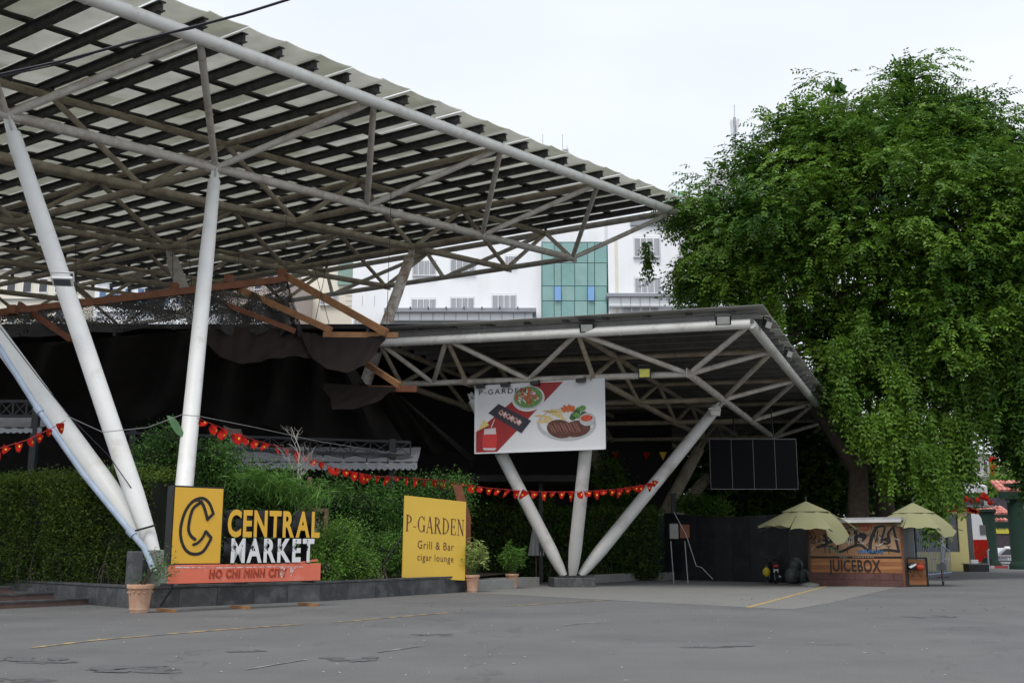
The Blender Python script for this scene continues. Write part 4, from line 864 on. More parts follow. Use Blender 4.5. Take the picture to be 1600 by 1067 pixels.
# folded parasol
fp = gp(838, 911); t = thing('folded_parasol', 'folded grey-white parasol standing left of the canopy legs', 'parasol', fp)
MB().tube((0, 0, 0), (0, 0, 2.6), .03).build('pole', wo, t); mb = MB(); N = 20
mb.lathe([(.29, 1.12), (.27, 1.3), (.2, 1.8), (.12, 2.3), (.05, 2.62), (.02, 2.7)], n=N)
mb.v = [(v[0]*(1.2 if i % 2 else .82), v[1]*(1.2 if i % 2 else .82), v[2]) for i, v in enumerate(mb.v)]
mb.build('folded_canopy', clothmat('parasol_white', (.42, .42, .41), .15), t); MB().lathe([(.25, 0), (.25, .08), (.05, .12)], n=14).build('base', concrete, t)
# folding chair
fc = gp(858, 905); t = thing('folding_chair', 'slatted wooden folding chair behind the left canopy leg', 'chair', (fc.x, fc.y, .0), .5)
for k in range(4): MB().box((0, .2+.06*k, .62+.11*k), (.5, .02, .07)).build('back_slat', wood, t)
for k in range(5): MB().box((0, -.25+k*.09, .45), (.46, .07, .02)).build('seat_slat', wood, t)
for x in (-.24, .24): MB().beam((x, -.3, 0), (x, .45, 1.05), .03, .04).build('leg', woodold, t); MB().beam((x, .3, 0), (x, -.25, .47), .03, .04).build('leg', woodold, t)
# reddish slanted plank piece
rc = gp(985, 903); t = thing('leaning_chair', 'reddish brown reclining plank chair leaning by the kerb wall', 'chair', rc, .1)
MB().path([(-.35, .2, 1.25), (-.25, .15, .8), (0, .05, .35), (.1, 0, .2)], .12, 6).build('backrest', woodold, t); MB().box((.1, 0, .22), (.5, .4, .06)).build('seat', woodold, t); MB().beam((.2, 0, .2), (.5, -.1, 0), .06, .08).build('leg', woodold, t); MB().beam((-.05, 0, .2), (-.1, 0, 0), .06, .2).build('leg', woodold, t)
# black hoarding --------------------------------------------------------------------------------
hm = [mat('black_hoarding_%d' % k, c, .55, .25, 1.2, col2=(.05, .05, .052), amt=.4, s2=1.5) for k, c in enumerate([(.018, .019, .021), (.024, .025, .027)])]
h0, h1 = gp(1040, 905), gp(1266, 911.5); hd = (h1-h0); HL = hd.length; hr = math.atan2(hd.y, hd.x)
t = thing('black_hoarding', 'long black panelled hoarding with a sagging top edge left of the juice kiosk', 'fence', h0, hr); n = 8
for k in range(n):
    a, b = HL*k/n+.006, HL*(k+1)/n-.006; z = lambda s: 3.05-.25*(s/HL)-.25*math.sin(math.pi*min(1, s/HL*1.2))*.6
    MB().prism([(a, 0, 0), (b, 0, 0), (b, 0, z(b)), (a, 0, z(a))], (0, .05, 0)).build('panel', hm[k % 2], t)
for k in range(n+1): MB().box((HL*k/n, .1, 1.4), (.08, .08, 2.8)).build('post', blacksteel, t)
dh = gp(990, 903); t = thing('dark_doorway', 'tall black doorway panel between the hedge and the hoarding', 'door', (dh.x, dh.y+.3, 0))
MB().box((1.4, 0, 1.5), (2.1, .2, 3.0)).build('panel', black, t); MB().box((1.4, -.05, 3.05), (2.3, .4, .1)).build('lintel', concrete, t)
cbx = at(1050, 830, 46.5); t = thing('meter_box', 'grey electric meter box mounted high at the left end of the black hoarding', 'box', (cbx.x, 46.0, cbx.z-.3))
MB().box((0, 0, .3), (.36, .2, .62)).build('box', mat('meter_grey', (.2, .21, .19), .5, .1), t, bevel=.01); MB().box((.02, -.11, .45), (.2, .01, .16)).build('door', mat('meter_grey2', (.24, .25, .23), .5, .1), t)
MB().box((.45, .02, .3), (.4, .15, .55)).build('side_box', woodold, t)
t = thing('post', 'black square post above the meter box', 'post', gp(1055, 903.5)); MB().box((0, 0, 2.0), (.2, .2, 4.0)).build('shaft', blacksteel, t); MB().box((0, 0, 4.0), (.26, .26, .06)).build('cap', blacksteel, t)
cb = at(1060, 850, 45.6); mb = MB(); mb.path([at(1053, 800, 45.9), at(1072, 835, 45.6), at(1088, 884, 45.6), at(1096, 886, 45.6), at(1114, 904.5, 45.2)], .018, 5)
o = mb.build('hose', mat('pale_hose', (.3, .3, .3), .6), None, cb); o.location = cb; tag(o, 'pale thin hose trailing down the black hoarding to the ground', 'hose')
t = thing('conduit', 'two thin grey conduits running from the meter box to the ground', 'pipe', gp(1050, 903))
for px in (1048, 1070): a = at(px, 845, 45.9); MB().tube(a, (a.x+.08, a.y, 0), .022, n=6).build('conduit_pipe', mat('pale_hose', (.3, .3, .3)), t, t.location)
# ================================================================== KIOSK
k0 = gp(1267, 914.5); k1 = gp(1415, 917); kd = k1-k0; KW = kd.length; kr = math.atan2(kd.y, kd.x)
ks = thing('juice_kiosk', 'wooden juice kiosk with graffiti shutter above a JUICEBOX plank front', 'kiosk', k0, kr)
KD = 2.2; kwood = mat('kiosk_shutter_wood', (.27, .145, .07), .6, .12, 2, stretch=(.5, 1, 4)); kred = mat('kiosk_red_plinth', (.10, .045, .04), .7, .25, 3)
planks = [mat('kiosk_plank_%d' % i, c, .6, .25, 4, stretch=(.4, 1, 5), bump=.15) for i, c in enumerate([(.30, .12, .045), (.25, .095, .035), (.34, .15, .06)])]
for i in range(2):
    for j in range(5):
        x0 = KW*j/5+(.3 if i % 2 and j else 0); x1 = KW*(j+1)/5+(.3 if i % 2 and j < 4 else 0)
        MB().box(((x0+x1)/2, 0, .13+.245*i), (x1-x0-.008, .05, .236)).build('plinth_block', kred, ks)
for i in range(4):
    z = .5+.135*i; cut = [0, KW*random.uniform(.3, .7), KW]
    for a, b in zip(cut[:-1], cut[1:]): MB().box(((a+b)/2, .0, z+.067), (b-a-.006, .05+random.uniform(0, .01), .128)).build('plank', planks[(i+int(a)) % 3], ks)
MB().box((KW/2, .05, 1.08), (KW+.04, .16, .06)).build('counter_edge', black, ks)
MB().box((KW/2, -.02, 1.75), (KW-.02, .04, 1.26)).build('shutter', kwood, ks)
MB().box((.02, KD/2, 1.2), (.05, KD, 2.4)).build('side_wall', black, ks); MB().box((KW-.02, KD/2, 1.2), (.05, KD, 2.4)).build('side_wall', blacksteel, ks); MB().box((KW/2, KD, 1.2), (KW, .05, 2.4)).build('back_wall', black, ks)
for x in (.02, KW-.02): MB().box((x, -.035, 1.2), (.07, .08, 2.4)).build('corner_post', woodold, ks)
MB().box((KW/2, KD/2-.15, 2.5), (KW+.15, KD+.5, .12)).build('roof', mat('kiosk_roof', (.32, .32, .32), .6, .15, 2), ks); MB().box((KW/2, -.42, 2.42), (KW+.15, .04, .1)).build('roof_edge', mat('kiosk_roof_edge', (.5, .5, .49), .6, .1), ks)
o = text('lettering', 'JUICEBOX', .62, black, ks, (0, 0, 0), .012, space=1.05, bold=.006); a, b = mwidth(o); k_ = (KW*.76-KW*.21)/(b-a); o.scale = (k_, 1, 1); o.location = (KW*.21-a*k_, -.045, .56)
def kflat(name, pts, m, lvl): mb = MB(); mb.add([(x, -.042-.003*lvl, z) for x, z in pts], [tuple(range(len(pts)))]); return mb.build(name, m, ks)
GX = lambda x: (x-500)/700*KW; GZ = lambda y: 2.38-(y-270)/258*1.26
gK = lambda P: [(GX(x), GZ(y)) for x, y in P]
gw = mat('graffiti_white', (.5, .48, .45), .7, .2, 9); gr_ = mat('graffiti_red', (.4, .03, .02), .7, .1); gb = mat('graffiti_blue', (.03, .13, .3), .7, .1); gt = mat('graffiti_tan_fill', (.33, .205, .12), .7, .2, 3)
kflat('graffiti_fill', gK([(620, 410), (720, 320), (850, 300), (1010, 310), (1140, 300), (1170, 490), (1000, 480), (900, 440), (740, 490), (690, 450), (600, 450)]), gt, .5)
def kline(P, w, m, lvl): 
    q = gK(P); o = strip('graffiti_stroke', curve(q, 5) if len(q) > 2 else q, w, m, ks, -.042-.003*lvl); return o
L_ = [[(560, 460), (640, 445), (700, 470), (740, 495), (830, 455), (900, 445), (970, 500), (1070, 480), (1180, 492)], [(620, 360), (645, 400), (640, 430), (600, 440)], [(690, 345), (640, 420), (720, 400)], [(720, 335), (850, 300)], [(860, 300), (860, 450)], [(700, 360), (820, 345), (770, 380), (830, 400), (740, 410), (720, 480)], [(870, 320), (880, 420), (940, 375), (890, 350)], [(1020, 305), (975, 400), (960, 490)], [(1010, 310), (1080, 305), (1050, 420), (1110, 420), (1100, 360), (1140, 310)], [(1140, 300), (1170, 490)], [(1030, 330), (1010, 420)], [(510, 340), (530, 380), (505, 400)], [(515, 350), (555, 420)], [(525, 330), (560, 380), (520, 420), (555, 430)]]
for i, P in enumerate(L_): kline(P, [.1, .09, .1, .05, .1, .08, .08, .13, .08, .09, .04, .05, .03, .03][i], black, 1+i*.35)
for x in (625, 660, 795, 1100, 1010): kline([(x, 455), (x, 505)], .03, black, 6.2)
for (x, y) in ((650, 405), (700, 390), (1085, 400), (895, 370)): kflat('graffiti_wedge', gK([(x-45, y), (x+32, y-26), (x+26, y+26)]), black, 6.8)
for i in range(34):
    x, y = random.uniform(560, 1160), random.uniform(350, 450); kline([(x, y), (x+random.uniform(-20, 30), y+random.uniform(-25, 25)), (x+random.uniform(-20, 40), y+random.uniform(-30, 30))], .02, [gw, black, black][i % 3], 7+i*.05)
for i in range(5): kline([(770+i*14, 420), (785+i*14, 375), (790+i*14, 430)], .018, gw, 8.8+i*.1)
for i in range(4): kline([(880+i*25, 300), (905+i*25, 285), (900+i*28, 325), (960, 330-i*10)], .022, gr_, 9.4+i*.15)
for i in range(6): kline([(870+i*32, 475), (880+i*32, 502), (895+i*32, 480), (890+i*32, 505)], .03, gb, 10+i*.1)
for i in range(3): kline([(515+i*9, 490-i*8), (530+i*9, 460-i*3)], .012, gw, 10.8)
# small marks above the lettering
for i in range(9): MB().box((KW*(.48+i*.026), -.04, 1.085), (.04, .012, .018)).build('tiny_mark', gw, ks)
# side door dark and helmets board
hb = gp(1416, 916); t = thing('helmet_board', 'small orange wooden board in a black frame beside the kiosk, helmets hung on it', 'board', hb, .02)
bw_ = gx(1448, 43)-gx(1415, 43)
for i in range(5): MB().box((bw_/2, 0, .1+.19*i+.05), (bw_-.06, .05, .182)).build('plank', planks[i % 2], t)
for x in (0, bw_): MB().box((x, 0, .53), (.07, .09, 1.06)).build('frame', black, t)
for z in (.03, 1.05): MB().box((bw_/2, 0, z), (bw_+.07, .09, .06)).build('frame', black, t)
MB().box((bw_/2, .35, .5), (bw_, .6, .9)).build('cabinet', black, t)
for nm, px, py, c, lab in (('a', 1425, 884, (.03, .07, .06), 'dark green and white helmet hanging on the small orange board'), ('b', 1437, 885.5, (.55, .05, .02), 'bright red helmet hanging on the small orange board')):
    p = at(px, py, 41.65); h = thing('helmet', lab, 'helmet', p); hmm = mat('helmet_'+nm, c, .3, .05)
    MB().sphere((0, 0, 0), .15, 14, sc=(1.05, .9, .9)).build('shell', hmm, h, smooth=True); MB().path([(-.1, 0, -.05), (-.08, 0, -.2), (.02, 0, -.38), (.08, 0, -.2), (.1, 0, -.05)], .012, 5).build('strap', black, h)
    if nm == 'a': MB().prism([(-.18, -.13, -.02), (.1, -.15, .1), (.12, -.15, .05), (-.1, -.14, -.08)], (0, .02, 0)).build('stripe', wh_s, h)
# parasols ------------------------------------------------------------------------------------
pcl = clothmat('yellow_green_parasol_cloth', (.34, .335, .19), .35, var=.12); pcl2 = clothmat('dark_parasol_cloth', (.2, .19, .08), .2)
def parasol(label, px, py, Y, R, seed, drops, post_to=0):
    rnd = random.Random(seed); ap = at(px, py, Y); t = thing('parasol', label, 'parasol', (ap.x, Y, 0)); H = ap.z
    MB().tube((0, 0, 0), (0, 0, H+.12), .035).build('pole', blacksteel, t); MB().sphere((0, 0, H+.12), .05, 8).build('finial', blacksteel, t)
    MB().lathe([(.35, 0), (.35, .08), (.08, .14)], n=16).build('base', concrete, t)
    MB().lathe([(.01, H), (R*.42, H-.36), (R*.47, H-.40), (R*.47, H-.42)], n=8).build('top_tier', pcl, t)
    n = 8
    for k in range(n):
        a0, a1 = 2*math.pi*k/n+.2, 2*math.pi*(k+1)/n+.2; dr = drops.get(k, 0)
        def fn(u, w):
            a = a0+(a1-a0)*u; r = R*(.40+.6*w)*(math.cos(math.pi/n)/math.cos(a-(a0+a1)/2)); sagz = .06*math.sin(math.pi*u)*w
            z = H-.38-.42*w*R/1.2*.9+sagz-dr*w*w*1.15*math.sin(math.pi*(.15+.7*u)); r2 = r*(1-.32*min(1, dr)*w)
            return Vector((r2*math.cos(a), r2*math.sin(a), z+.03*math.sin(u*14+k)*w))
        mb = MB(); mb.grid(fn, 8, 7); mb.build('canopy_panel', pcl, t, smooth=True)
        if dr < 1:
            a = a0; MB().beam((0, 0, H-.45), (R*math.cos(a), R*math.sin(a), H-.42-.38*R), .02, .03).build('rib', blacksteel, t)
    return t, H
t, H = parasol('tattered yellow-green parasol, a panel torn and hanging, over the left end of the kiosk', 1259, 783, 42.4, 2.0, 3, {6: .62, 5: .12, 7: .12})
o = text('lettering', 'sense', .42, mat('dark_print', (.05, .05, .03), .8), t, (.25, -1.5, H-1.75), .001, rot=(math.pi/2-.3, .6, .1))
t, H = parasol('tattered yellow-green parasol with dark print, over the right end of the kiosk under the leaves', 1426, 785, 42.2, 1.75, 8, {6: .4, 7: .55, 5: .1})
o = text('lettering', 'sense', .34, mat('dark_print', (.05, .05, .03), .8), t, (-.1, -1.42, H-1.25), .001, rot=(math.pi/2-.3, .3, .1))
# person-less bicycle ----------------------------------------------------------------------------
def ring(mb, c, r, tr, axis='x', n=24):
    c = Vector(c); P = []
    for k in range(n+1):
        a = 2*math.pi*k/n; P.append(c+(Vector((0, r*math.cos(a), r*math.sin(a))) if axis == 'x' else Vector((r*math.cos(a), 0, r*math.sin(a)))))
    mb.path(P, tr, 6); return mb
bk = gp(1474, 914); t = thing('bicycle', 'small pink bicycle with a dark wire basket parked facing the camera', 'bicycle', bk, -.40)
pink = mat('bicycle_pink', (.45, .06, .12), .35, .1); rub = mat('tyre_rubber', (.012, .012, .012), .8, .1)
for y in (-.48, .48):
    w = ring(MB(), (0, y, .3), .29, .022).build('wheel', rub, t, smooth=True); rm = ring(MB(), (0, y, .3), .26, .01).build('rim', galv, w, smooth=True)
    sp2 = MB()
    for k in range(10): a = math.pi*k/5; sp2.tube((0, y, .3), (0, y+.26*math.cos(a), .3+.26*math.sin(a)), .003, n=4)
    sp2.build('spokes', galv, w); sp2 = None
MB().path([(0, -.48, .3), (0, -.36, .78), (0, -.33, .92)], .02, 7).path([(0, -.34, .7), (0, -.05, .38), (0, .14, .3)], .024, 7).path([(0, .14, .3), (0, .22, .78)], .02, 7).path([(0, .14, .3), (0, .48, .3), (0, .2, .62)], .013, 6).build('frame', pink, t, smooth=True)
MB().path([(-.3, -.2, .98), (-.22, -.3, 1.02), (0, -.34, .95), (.22, -.3, 1.02), (.3, -.2, .98)], .013, 6).build('handlebar', galv, t, smooth=True)
MB().box((0, .24, .82), (.15, .26, .06)).build('saddle', black, t, bevel=.02)
bsk = MB()
for z in (.62, .72, .82): bsk.path([(-.17, -.68, z), (.17, -.68, z), (.17, -.44, z), (-.17, -.44, z), (-.17, -.68, z)], .008, 4)
for k in range(7): bsk.beam((-.17+k*.056, -.68, .6), (-.18+k*.06, -.69, .84), .008, .008)
bsk.box((0, -.56, .6), (.32, .24, .015)); bsk.box((0, -.69, .72), (.3, .01, .2)); bsk.build('basket', mat('grey_wire_basket', (.14, .15, .14), .5), t)
MB().box((0, -.5, .63), (.05, .22, .01)).box((0, -.72, .42), (.02, .01, .02)).build('mudguard', pink, t); MB().beam((-.16, .14, .3), (.16, .14, .3), .02, .02).box((-.18, .14, .3), (.1, .06, .02)).box((.18, .14, .3), (.1, .06, .02)).build('pedals', black, t)
MB().box((0, -.44, .5), (.08, .02, .1)).build('reflector', wh_s, t)
# motorcycle in the shade
mc = gp(1208, 911); t = thing('motorcycle', 'dark motorcycle parked in shade left of the kiosk, number plate showing', 'motorcycle', mc, -.05)
for y in (-.6, .6): w = ring(MB(), (0, y, .29), .24, .06).build('wheel', rub, t, smooth=True); ring(MB(), (0, y, .29), .17, .012).build('rim', galv, w, smooth=True)
MB().prism([(-.1, -.65, .55), (-.1, .35, .5), (-.1, .5, .75), (-.1, .1, .72), (-.1, -.55, .82)], (.2, 0, 0)).build('body', black, t, bevel=.03); MB().box((0, -.25, .84), (.24, .7, .1)).build('seat', black, t, bevel=.03)
MB().box((0, -.72, .72), (.2, .12, .12)).build('tail_light', mat('tail_red', (.35, .01, .02), .3), t, bevel=.02); MB().box((0, -.76, .52), (.19, .01, .14)).build('number_plate', wh_s, t); 
for z in (.545, .49): text('plate_digits', '59-X1' if z > .5 else '248.06', .06, black, t, (-.075, -.768, z), .001, 1.0)
MB().path([(-.34, .3, .98), (-.2, .4, 1.03), (.2, .4, 1.03), (.34, .3, .98)], .016, 6).build('handlebar', blacksteel, t); MB().box((0, .5, .9), (.22, .16, .22)).build('headlight', black, t, bevel=.04)
for s_ in (-1, 1): MB().tube((.28*s_, .34, 1.02), (.34*s_, .36, 1.16), .01).sphere((.35*s_, .36, 1.2), .06, 8, sc=(1.3, .3, .8)).build('mirror', blacksteel, t)
MB().tube((.14, -.8, .3), (.14, .1, .26), .045).build('exhaust', galv, t); MB().beam((-.1, 0, .25), (-.3, .05, 0), .02, .02).build('stand', blacksteel, t)
yb = gp(1197, 909); t = thing('carrier_bag', 'small yellow plastic bag hanging beside the parked motorcycle', 'bag', (mc.x-.32, mc.y-.3, .28)); MB().sphere((0, 0, .18), .16, 10, sc=(1, .7, 1.2)).build('bag', mat('yellow_bag', (.5, .4, .02), .5), t, smooth=True); MB().path([(-.05, 0, .34), (0, 0, .48), (.05, 0, .34)], .01, 4).build('handle', MT['yellow_bag'], t)
tb = gp(1250, 912); t = thing('rubbish_sacks', 'translucent grey rubbish sacks heaped against the left side of the kiosk', 'sacks', tb)
bgm = mat('grey_plastic_sack', (.07, .085, .08), .35, .5, 5, bump=.8)
for x, z, r in ((-.25, .35, .36), (.15, .3, .3), (-.1, .75, .3)): MB().sphere((x, .1, z), r, 12, sc=(1, .9, 1.05)).build('sack', bgm, t, smooth=True)
t = thing('conduit', 'grey pipe standing against the left side of the kiosk', 'pipe', gp(1252, 911)); MB().tube((0, 0, 0), (0, 0, 2.3), .03).build('shaft', concrete, t)
# ================================================================== RIGHT SIDE: yellow shop, gate, taxi, fence
yw = mat('pale_yellow_wall', (.62, .55, .24), .7, .05, 1, col2=(.5, .45, .25), amt=.4, s2=1)
ys = gp(1487, 892); Y1 = ys.y; x0 = gx(1430, Y1); xA = gx(1488, Y1); xB = gx(1505, Y1); xC = gx(1516, Y1); x2 = gx(1527, Y1+1)
zt = at(1490, 792, Y1).z
t = thing('yellow_shop', 'small pale yellow shop with dark windows, a black flat-roofed upper level behind', 'shop', (xA, Y1, 0))
W_ = lambda nm, c, d, m, b=0: MB().box((c[0]-xA, c[1]-Y1, c[2]), d).build(nm, m, t, bevel=b)
W_('wall', ((x0-3+xC)/2, Y1+.1, .6), (xC-x0+3, .2, 1.2), yw); W_('wall', ((x0-3+xC)/2, Y1+.1, zt-.22), (xC-x0+3, .2, .44), yw); W_('wall', ((xB+xC)/2-.05, Y1+.1, zt/2), (xC-xB+.1, .19, zt-.1), yw)
W_('side_wall', (x2, Y1+1.6, zt/2), (.12, .4, zt), yw); W_('lintel', ((xC+x2)/2, Y1+1.0, zt-.2), (x2-xC, 2.0, .35), yw); W_('side_door', ((xC+x2)/2, Y1+1.2, zt/2-.2), (x2-xC-.1, .08, zt-.5), glass_dark)
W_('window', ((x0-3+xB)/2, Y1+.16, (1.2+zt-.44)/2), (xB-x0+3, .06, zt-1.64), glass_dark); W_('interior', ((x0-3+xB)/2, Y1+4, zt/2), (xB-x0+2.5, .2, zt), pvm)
for px in (1453, 1477, 1484): W_('window_frame', (gx(px, Y1), Y1+.12, (1.2+zt-.44)/2), (.1, .12, zt-1.64), blacksteel)
W_('blind', (gx(1492, Y1), Y1+.13, zt-.55), (.95, .03, .22), mat('pale_blind', (.5, .5, .5), .6)); W_('wall_pier', (gx(1476, Y1), Y1+.05, zt/2), (.3, .25, zt), mat('grey_wall', (.4, .4, .4), .8, .1))
W_('roof_slab', ((x0+x2)/2-1, Y1+4, zt+.05), (x2-x0+4, 8.2, .1), concrete)
zz0, zz1 = at(1450, 792, Y1+3).z, at(1450, 770, Y1+3).z
W_('upper_level', (gx(1405, Y1+3), Y1+3.5, (zz0+zz1)/2), (9.5, 1, zz1-zz0), black); W_('upper_post', (gx(1512, Y1+3), Y1+3, (zz0+zz1)/2), (.3, .3, zz1-zz0), woodold)
wfa = mat('white_fascia', (.66, .68, .72), .5, .05, .6); zf0, zf1 = at(1500, 770, Y1+3).z, at(1500, 754, Y1+3).z
W_('white_fascia', (gx(1445, Y1+3), Y1+3.0, (zf0+zf1)/2), (gx(1537, Y1+3)-gx(1353, Y1+3), .3, zf1-zf0), wfa)
mb = MB(); xe = gx(1537, Y1+3)-xA; xf = gx(1551, Y1+1)-xA; mb.prism([(xe, 2.9, zf0), (xf, .8, zf0-.15), (xf, .8, zf1-.35), (xe, 2.9, zf1)], (-.1, .15, 0)); mb.build('white_fascia', wfa, t); 
W_('fascia_soffit', (gx(1440, Y1+3), Y1+5.2, zf0+.05), (8.4, 4.2, .08), concrete)
fl = MB()
for k, (px, py) in enumerate([(1450+8*k, 796) for k in range(8)]+[(1514+4*k, 796+1.2*k) for k in range(4)]):
    p = at(px, py, Y1-.15-.0*k); o = MB().box((0, 0, 0), (.3, .05, .26)).build('red_lantern_tag', redflag, t); o.location = (p.x-xA, p.y-Y1, p.z); o.rotation_euler = (0, random.uniform(-.3, .3), 0)
gd = thing('garland', 'red festive garland hanging under the white roof edge behind the yellow shop', 'garland', at(1540, 775, Y1+1)); g0 = gd.location.copy()
for px, py in ((1500, 778), (1509, 779), (1518, 782), (1527, 782), (1535, 776), (1541, 778), (1547, 785), (1537, 773)):
    p = at(px, py, Y1+1)-g0; o = MB().sphere((0, 0, 0), .2, 8, sc=(1, .7, 1)).build('red_ball', redflag, gd); o.location = p
MB().path([at(x, 770+k % 2, Y1+1)-g0 for k, x in enumerate((1496, 1510, 1525, 1540, 1550))], .01, 4).build('cord', wireM, gd)
# dark steps with rail beside the shop
sp_ = gp(1530, 893); t = thing('shop_step', 'low black step with a steel handrail right of the yellow shop', 'step', sp_); MB().box((0, .4, .22), (1.25, .9, .44)).build('block', blacksteel, t, bevel=.01); MB().box((0, .5, .47), (1.3, 1, .06)).build('tread', concrete, t)
MB().path([(.62, 0, 0), (.62, 0, 1.25), (.75, .1, 1.35), (.9, .6, 1.2), (.9, .6, 0)], .045, 6).build('handrail', galv, t)
MB().box((-.1, .45, .62), (.45, .3, .22)).build('white_tub', wh_s, t)
pl = gp(1540, 888); bush('potted_plants', 'leafy green planter beside the shop step in front of the green gate post', 'plant', (pl.x-.3, pl.y+1, .4), [(pl.x-.75, pl.y+1, 1.3, .55, .3, .5), (pl.x, pl.y+1, 1.05, .6, .3, .3), (pl.x-.95, pl.y+1, 1.75, .3, .3, .4)], 1600, .17, G_light, tint0=.25)
gg = mat('dark_green_gate', (.006, .026, .017), .85, .15, 2); tile = [mat('red_roof_tile_%d' % k, c, .6, .2, 4) for k, c in enumerate([(.48, .17, .14), (.42, .13, .11), (.55, .24, .19)])]
def gatepost(label, px, py, Y, r, ztop): 
    p = Vector((gx(px, Y), Y, 0)); t = thing('gate_column', label, 'column', p, group=None); MB().lathe([(r*1.35, 0), (r*1.35, .3), (r*1.15, .45), (r, .6), (r, ztop-.3), (r*1.2, ztop-.2), (r*1.2, ztop)], n=20).build('shaft', gg, t, smooth=True); return t
def tileroof(label, pxa, pxb, pya, pyb, Y, slope_d, rows):
    A = at(pxa, pyb, Y); B = at(pxb, pyb, Y); zt_ = at(pxa, pya, Y+slope_d).z; t = thing('tiled_roof', label, 'roof', A); L = B.x-A.x; n = int(L/.3)
    for k in range(n):
        for r in range(rows):
            u0, u1 = r/rows, (r+1)/rows; o = MB(); a = Vector(((k+.5)*.3, slope_d*u0, (zt_-A.z)*u0)); b = Vector(((k+.5)*.3, slope_d*u1*1.0+.05, (zt_-A.z)*u1))
            o.tube(a, b, .15, .13, n=8); o.build('roof_tile', tile[(k*5+r*3) % 3], t)
    MB().prism([(0, .05, -.12), (L, .05, -.12), (L, slope_d, zt_-A.z-.12), (0, slope_d, zt_-A.z-.12)], (0, 0, .1)).build('roof_deck', mat('roof_deck_red', (.2, .06, .05), .8), t)
    MB().box((L/2, 0, -.3), (L, .15, .5)).build('beam', gg, t); return t
Yg = 84; tileroof('small red tiled gate roof behind the green column, lower tier', 1528, 1583, 806, 814, Yg, 1.2, 2); tileroof('small red tiled gate roof behind the green column, upper tier', 1532, 1583, 792, 803, Yg+.5, 1.6, 3)
gatepost('thin dark green gate column left of the taxi', 1547, 888, 82, .62, 4.3)
Yn = gp(1595, 889).y; gatepost('thick dark green gate column at the right edge of the picture', 1595, 889, Yn, .55, 5.9)
tileroof('red tiled roof on top of the thick green column at the right edge', 1562, 1660, 752, 767, Yn-.6, 1.4, 3)
MB_ = MB().box((0, 0, 0), (3.5, .9, .55)); o = MB_.build('gate_beam', gg, None); o.location = at(1612, 776, Yn); tag(o, 'dark green beam under the tiled roof at the right edge', 'beam')
# taxi
def car(name, label, px, Y, body, L=4.0, z=0.0, rz=0):
    p = Vector((gx(px, Y), Y, z)); t = thing(name, label, 'car', p, rz); w = 1.6
    prof = [(-L/2, .35), (-L/2+.02, .75), (-L/2+.5, .88), (-L/2+.95, 1.38), (-L/2+1.6, 1.5), (.55, 1.46), (1.15, 1.0), (L/2-.15, .86), (L/2, .6), (L/2, .3), (L/2-.3, .22), (-L/2+.3, .22)]
    prof = [(-x, z_) for x, z_ in prof][::-1]
    MB().prism([(x, -w/2, z_) for x, z_ in prof], (0, w, 0)).build('body', body, t, bevel=.05)
    MB().prism([(-.95, -w/2-.012, .92), (1.0, -w/2-.012, .92), (.75, -w/2-.012, 1.33), (-.4, -w/2-.012, 1.38)], (0, w+.024, 0)).build('window', glass_dark, t)
    MB().box((.15, 0, 1.14), (.09, w+.04, .46)).build('door_pillar', body, t)
    for x in (-L/2+.75, L/2-.75):
        for y in (-w/2+.02, w/2-.02):
            o = MB().tube((x, y-.1, .31), (x, y+.1, .31), .31, n=20).build('wheel', rub, t, smooth=True); MB().tube((x, y-.11, .31), (x, y+.11, .31), .18, n=12).build('rim', galv, o)
    MB().box((-.1, -w/2-.02, .45), (1.9, .02, .08)).build('sill_trim', black, t); MB().box((L/2-.08, -.5, .72), (.2, .3, .14)).build('tail_light', mat('tail_red', (.35, .01, .02), .3), t); MB().box((.95, -w/2-.06, .98), (.14, .12, .1)).build('mirror', body, t)
    return t
whc = mat('white_car_paint', (.66, .67, .69), .25, .03, spec=.6)
t = car('taxi', 'white taxi with red and black side lettering seen between the green gate columns', 1576, 88, whc, 4.3)
MB().box((-.3, -.83, .8), (2.2, .01, .04)).build('red_stripe', redflag, t); text('lettering', 'GRAND TAXI', .26, mat('dark_blue_print', (.03, .03, .12), .5), t, (-1.3, -.835, .58), .001, 1.0)
MB().box((0, 0, 1.53), (.35, .2, .12)).build('roof_light', wh_s, t)
c = car('parked_car', 'white parked car seen through the railing behind the bicycle', 1436, 72, whc, 4.2, rz=.1); 
MB().box((0,0,0),(.01,.01,.01))
kb = thing('painted_kerb', 'red and white striped kerb at the foot of the taxi', 'kerb', (gx(1575, 82), 81, 0))
for k in range(9): MB().box((-4+k*1.0, 0, .09), (.99, .3, .18)).build('kerb_stone', mat('kerb_red', (.35, .06, .07), .8, .15) if k % 2 else mat('kerb_white', (.55, .53, .53), .8, .1), kb)
# railing in front of the white car
r0, r1 = Vector((gx(1428, 46), 52, 0)), Vector((gx(1487, 60), 60, 0)); r0 = Vector((gx(1420, 50), 50, 0)); t = thing('metal_railing', 'thin grey stair railing sloping down behind the bicycle', 'railing', r0); nb = 26
hz = lambda u: (2.75 if u < .25 else 2.75-1.15*(u-.25)/.75)
for k in range(nb+1):
    p = r0.lerp(r1, k/nb)-r0; MB().tube((p.x, p.y, 0), (p.x, p.y, hz(k/nb)-.35), .02, n=5).build('bar', galv, t)
MB().path([(lambda q, u: (q.x, q.y, hz(u)-.35))(r0.lerp(r1, u)-r0, u) for u in (0, .25, .5, .75, 1)], .035, 6).build('top_rail', galv, t); MB().path([(lambda q, u: (q.x, q.y, .15))(r0.lerp(r1, u)-r0, u) for u in (0, .5, 1)], .025, 6).build('bottom_rail', galv, t)
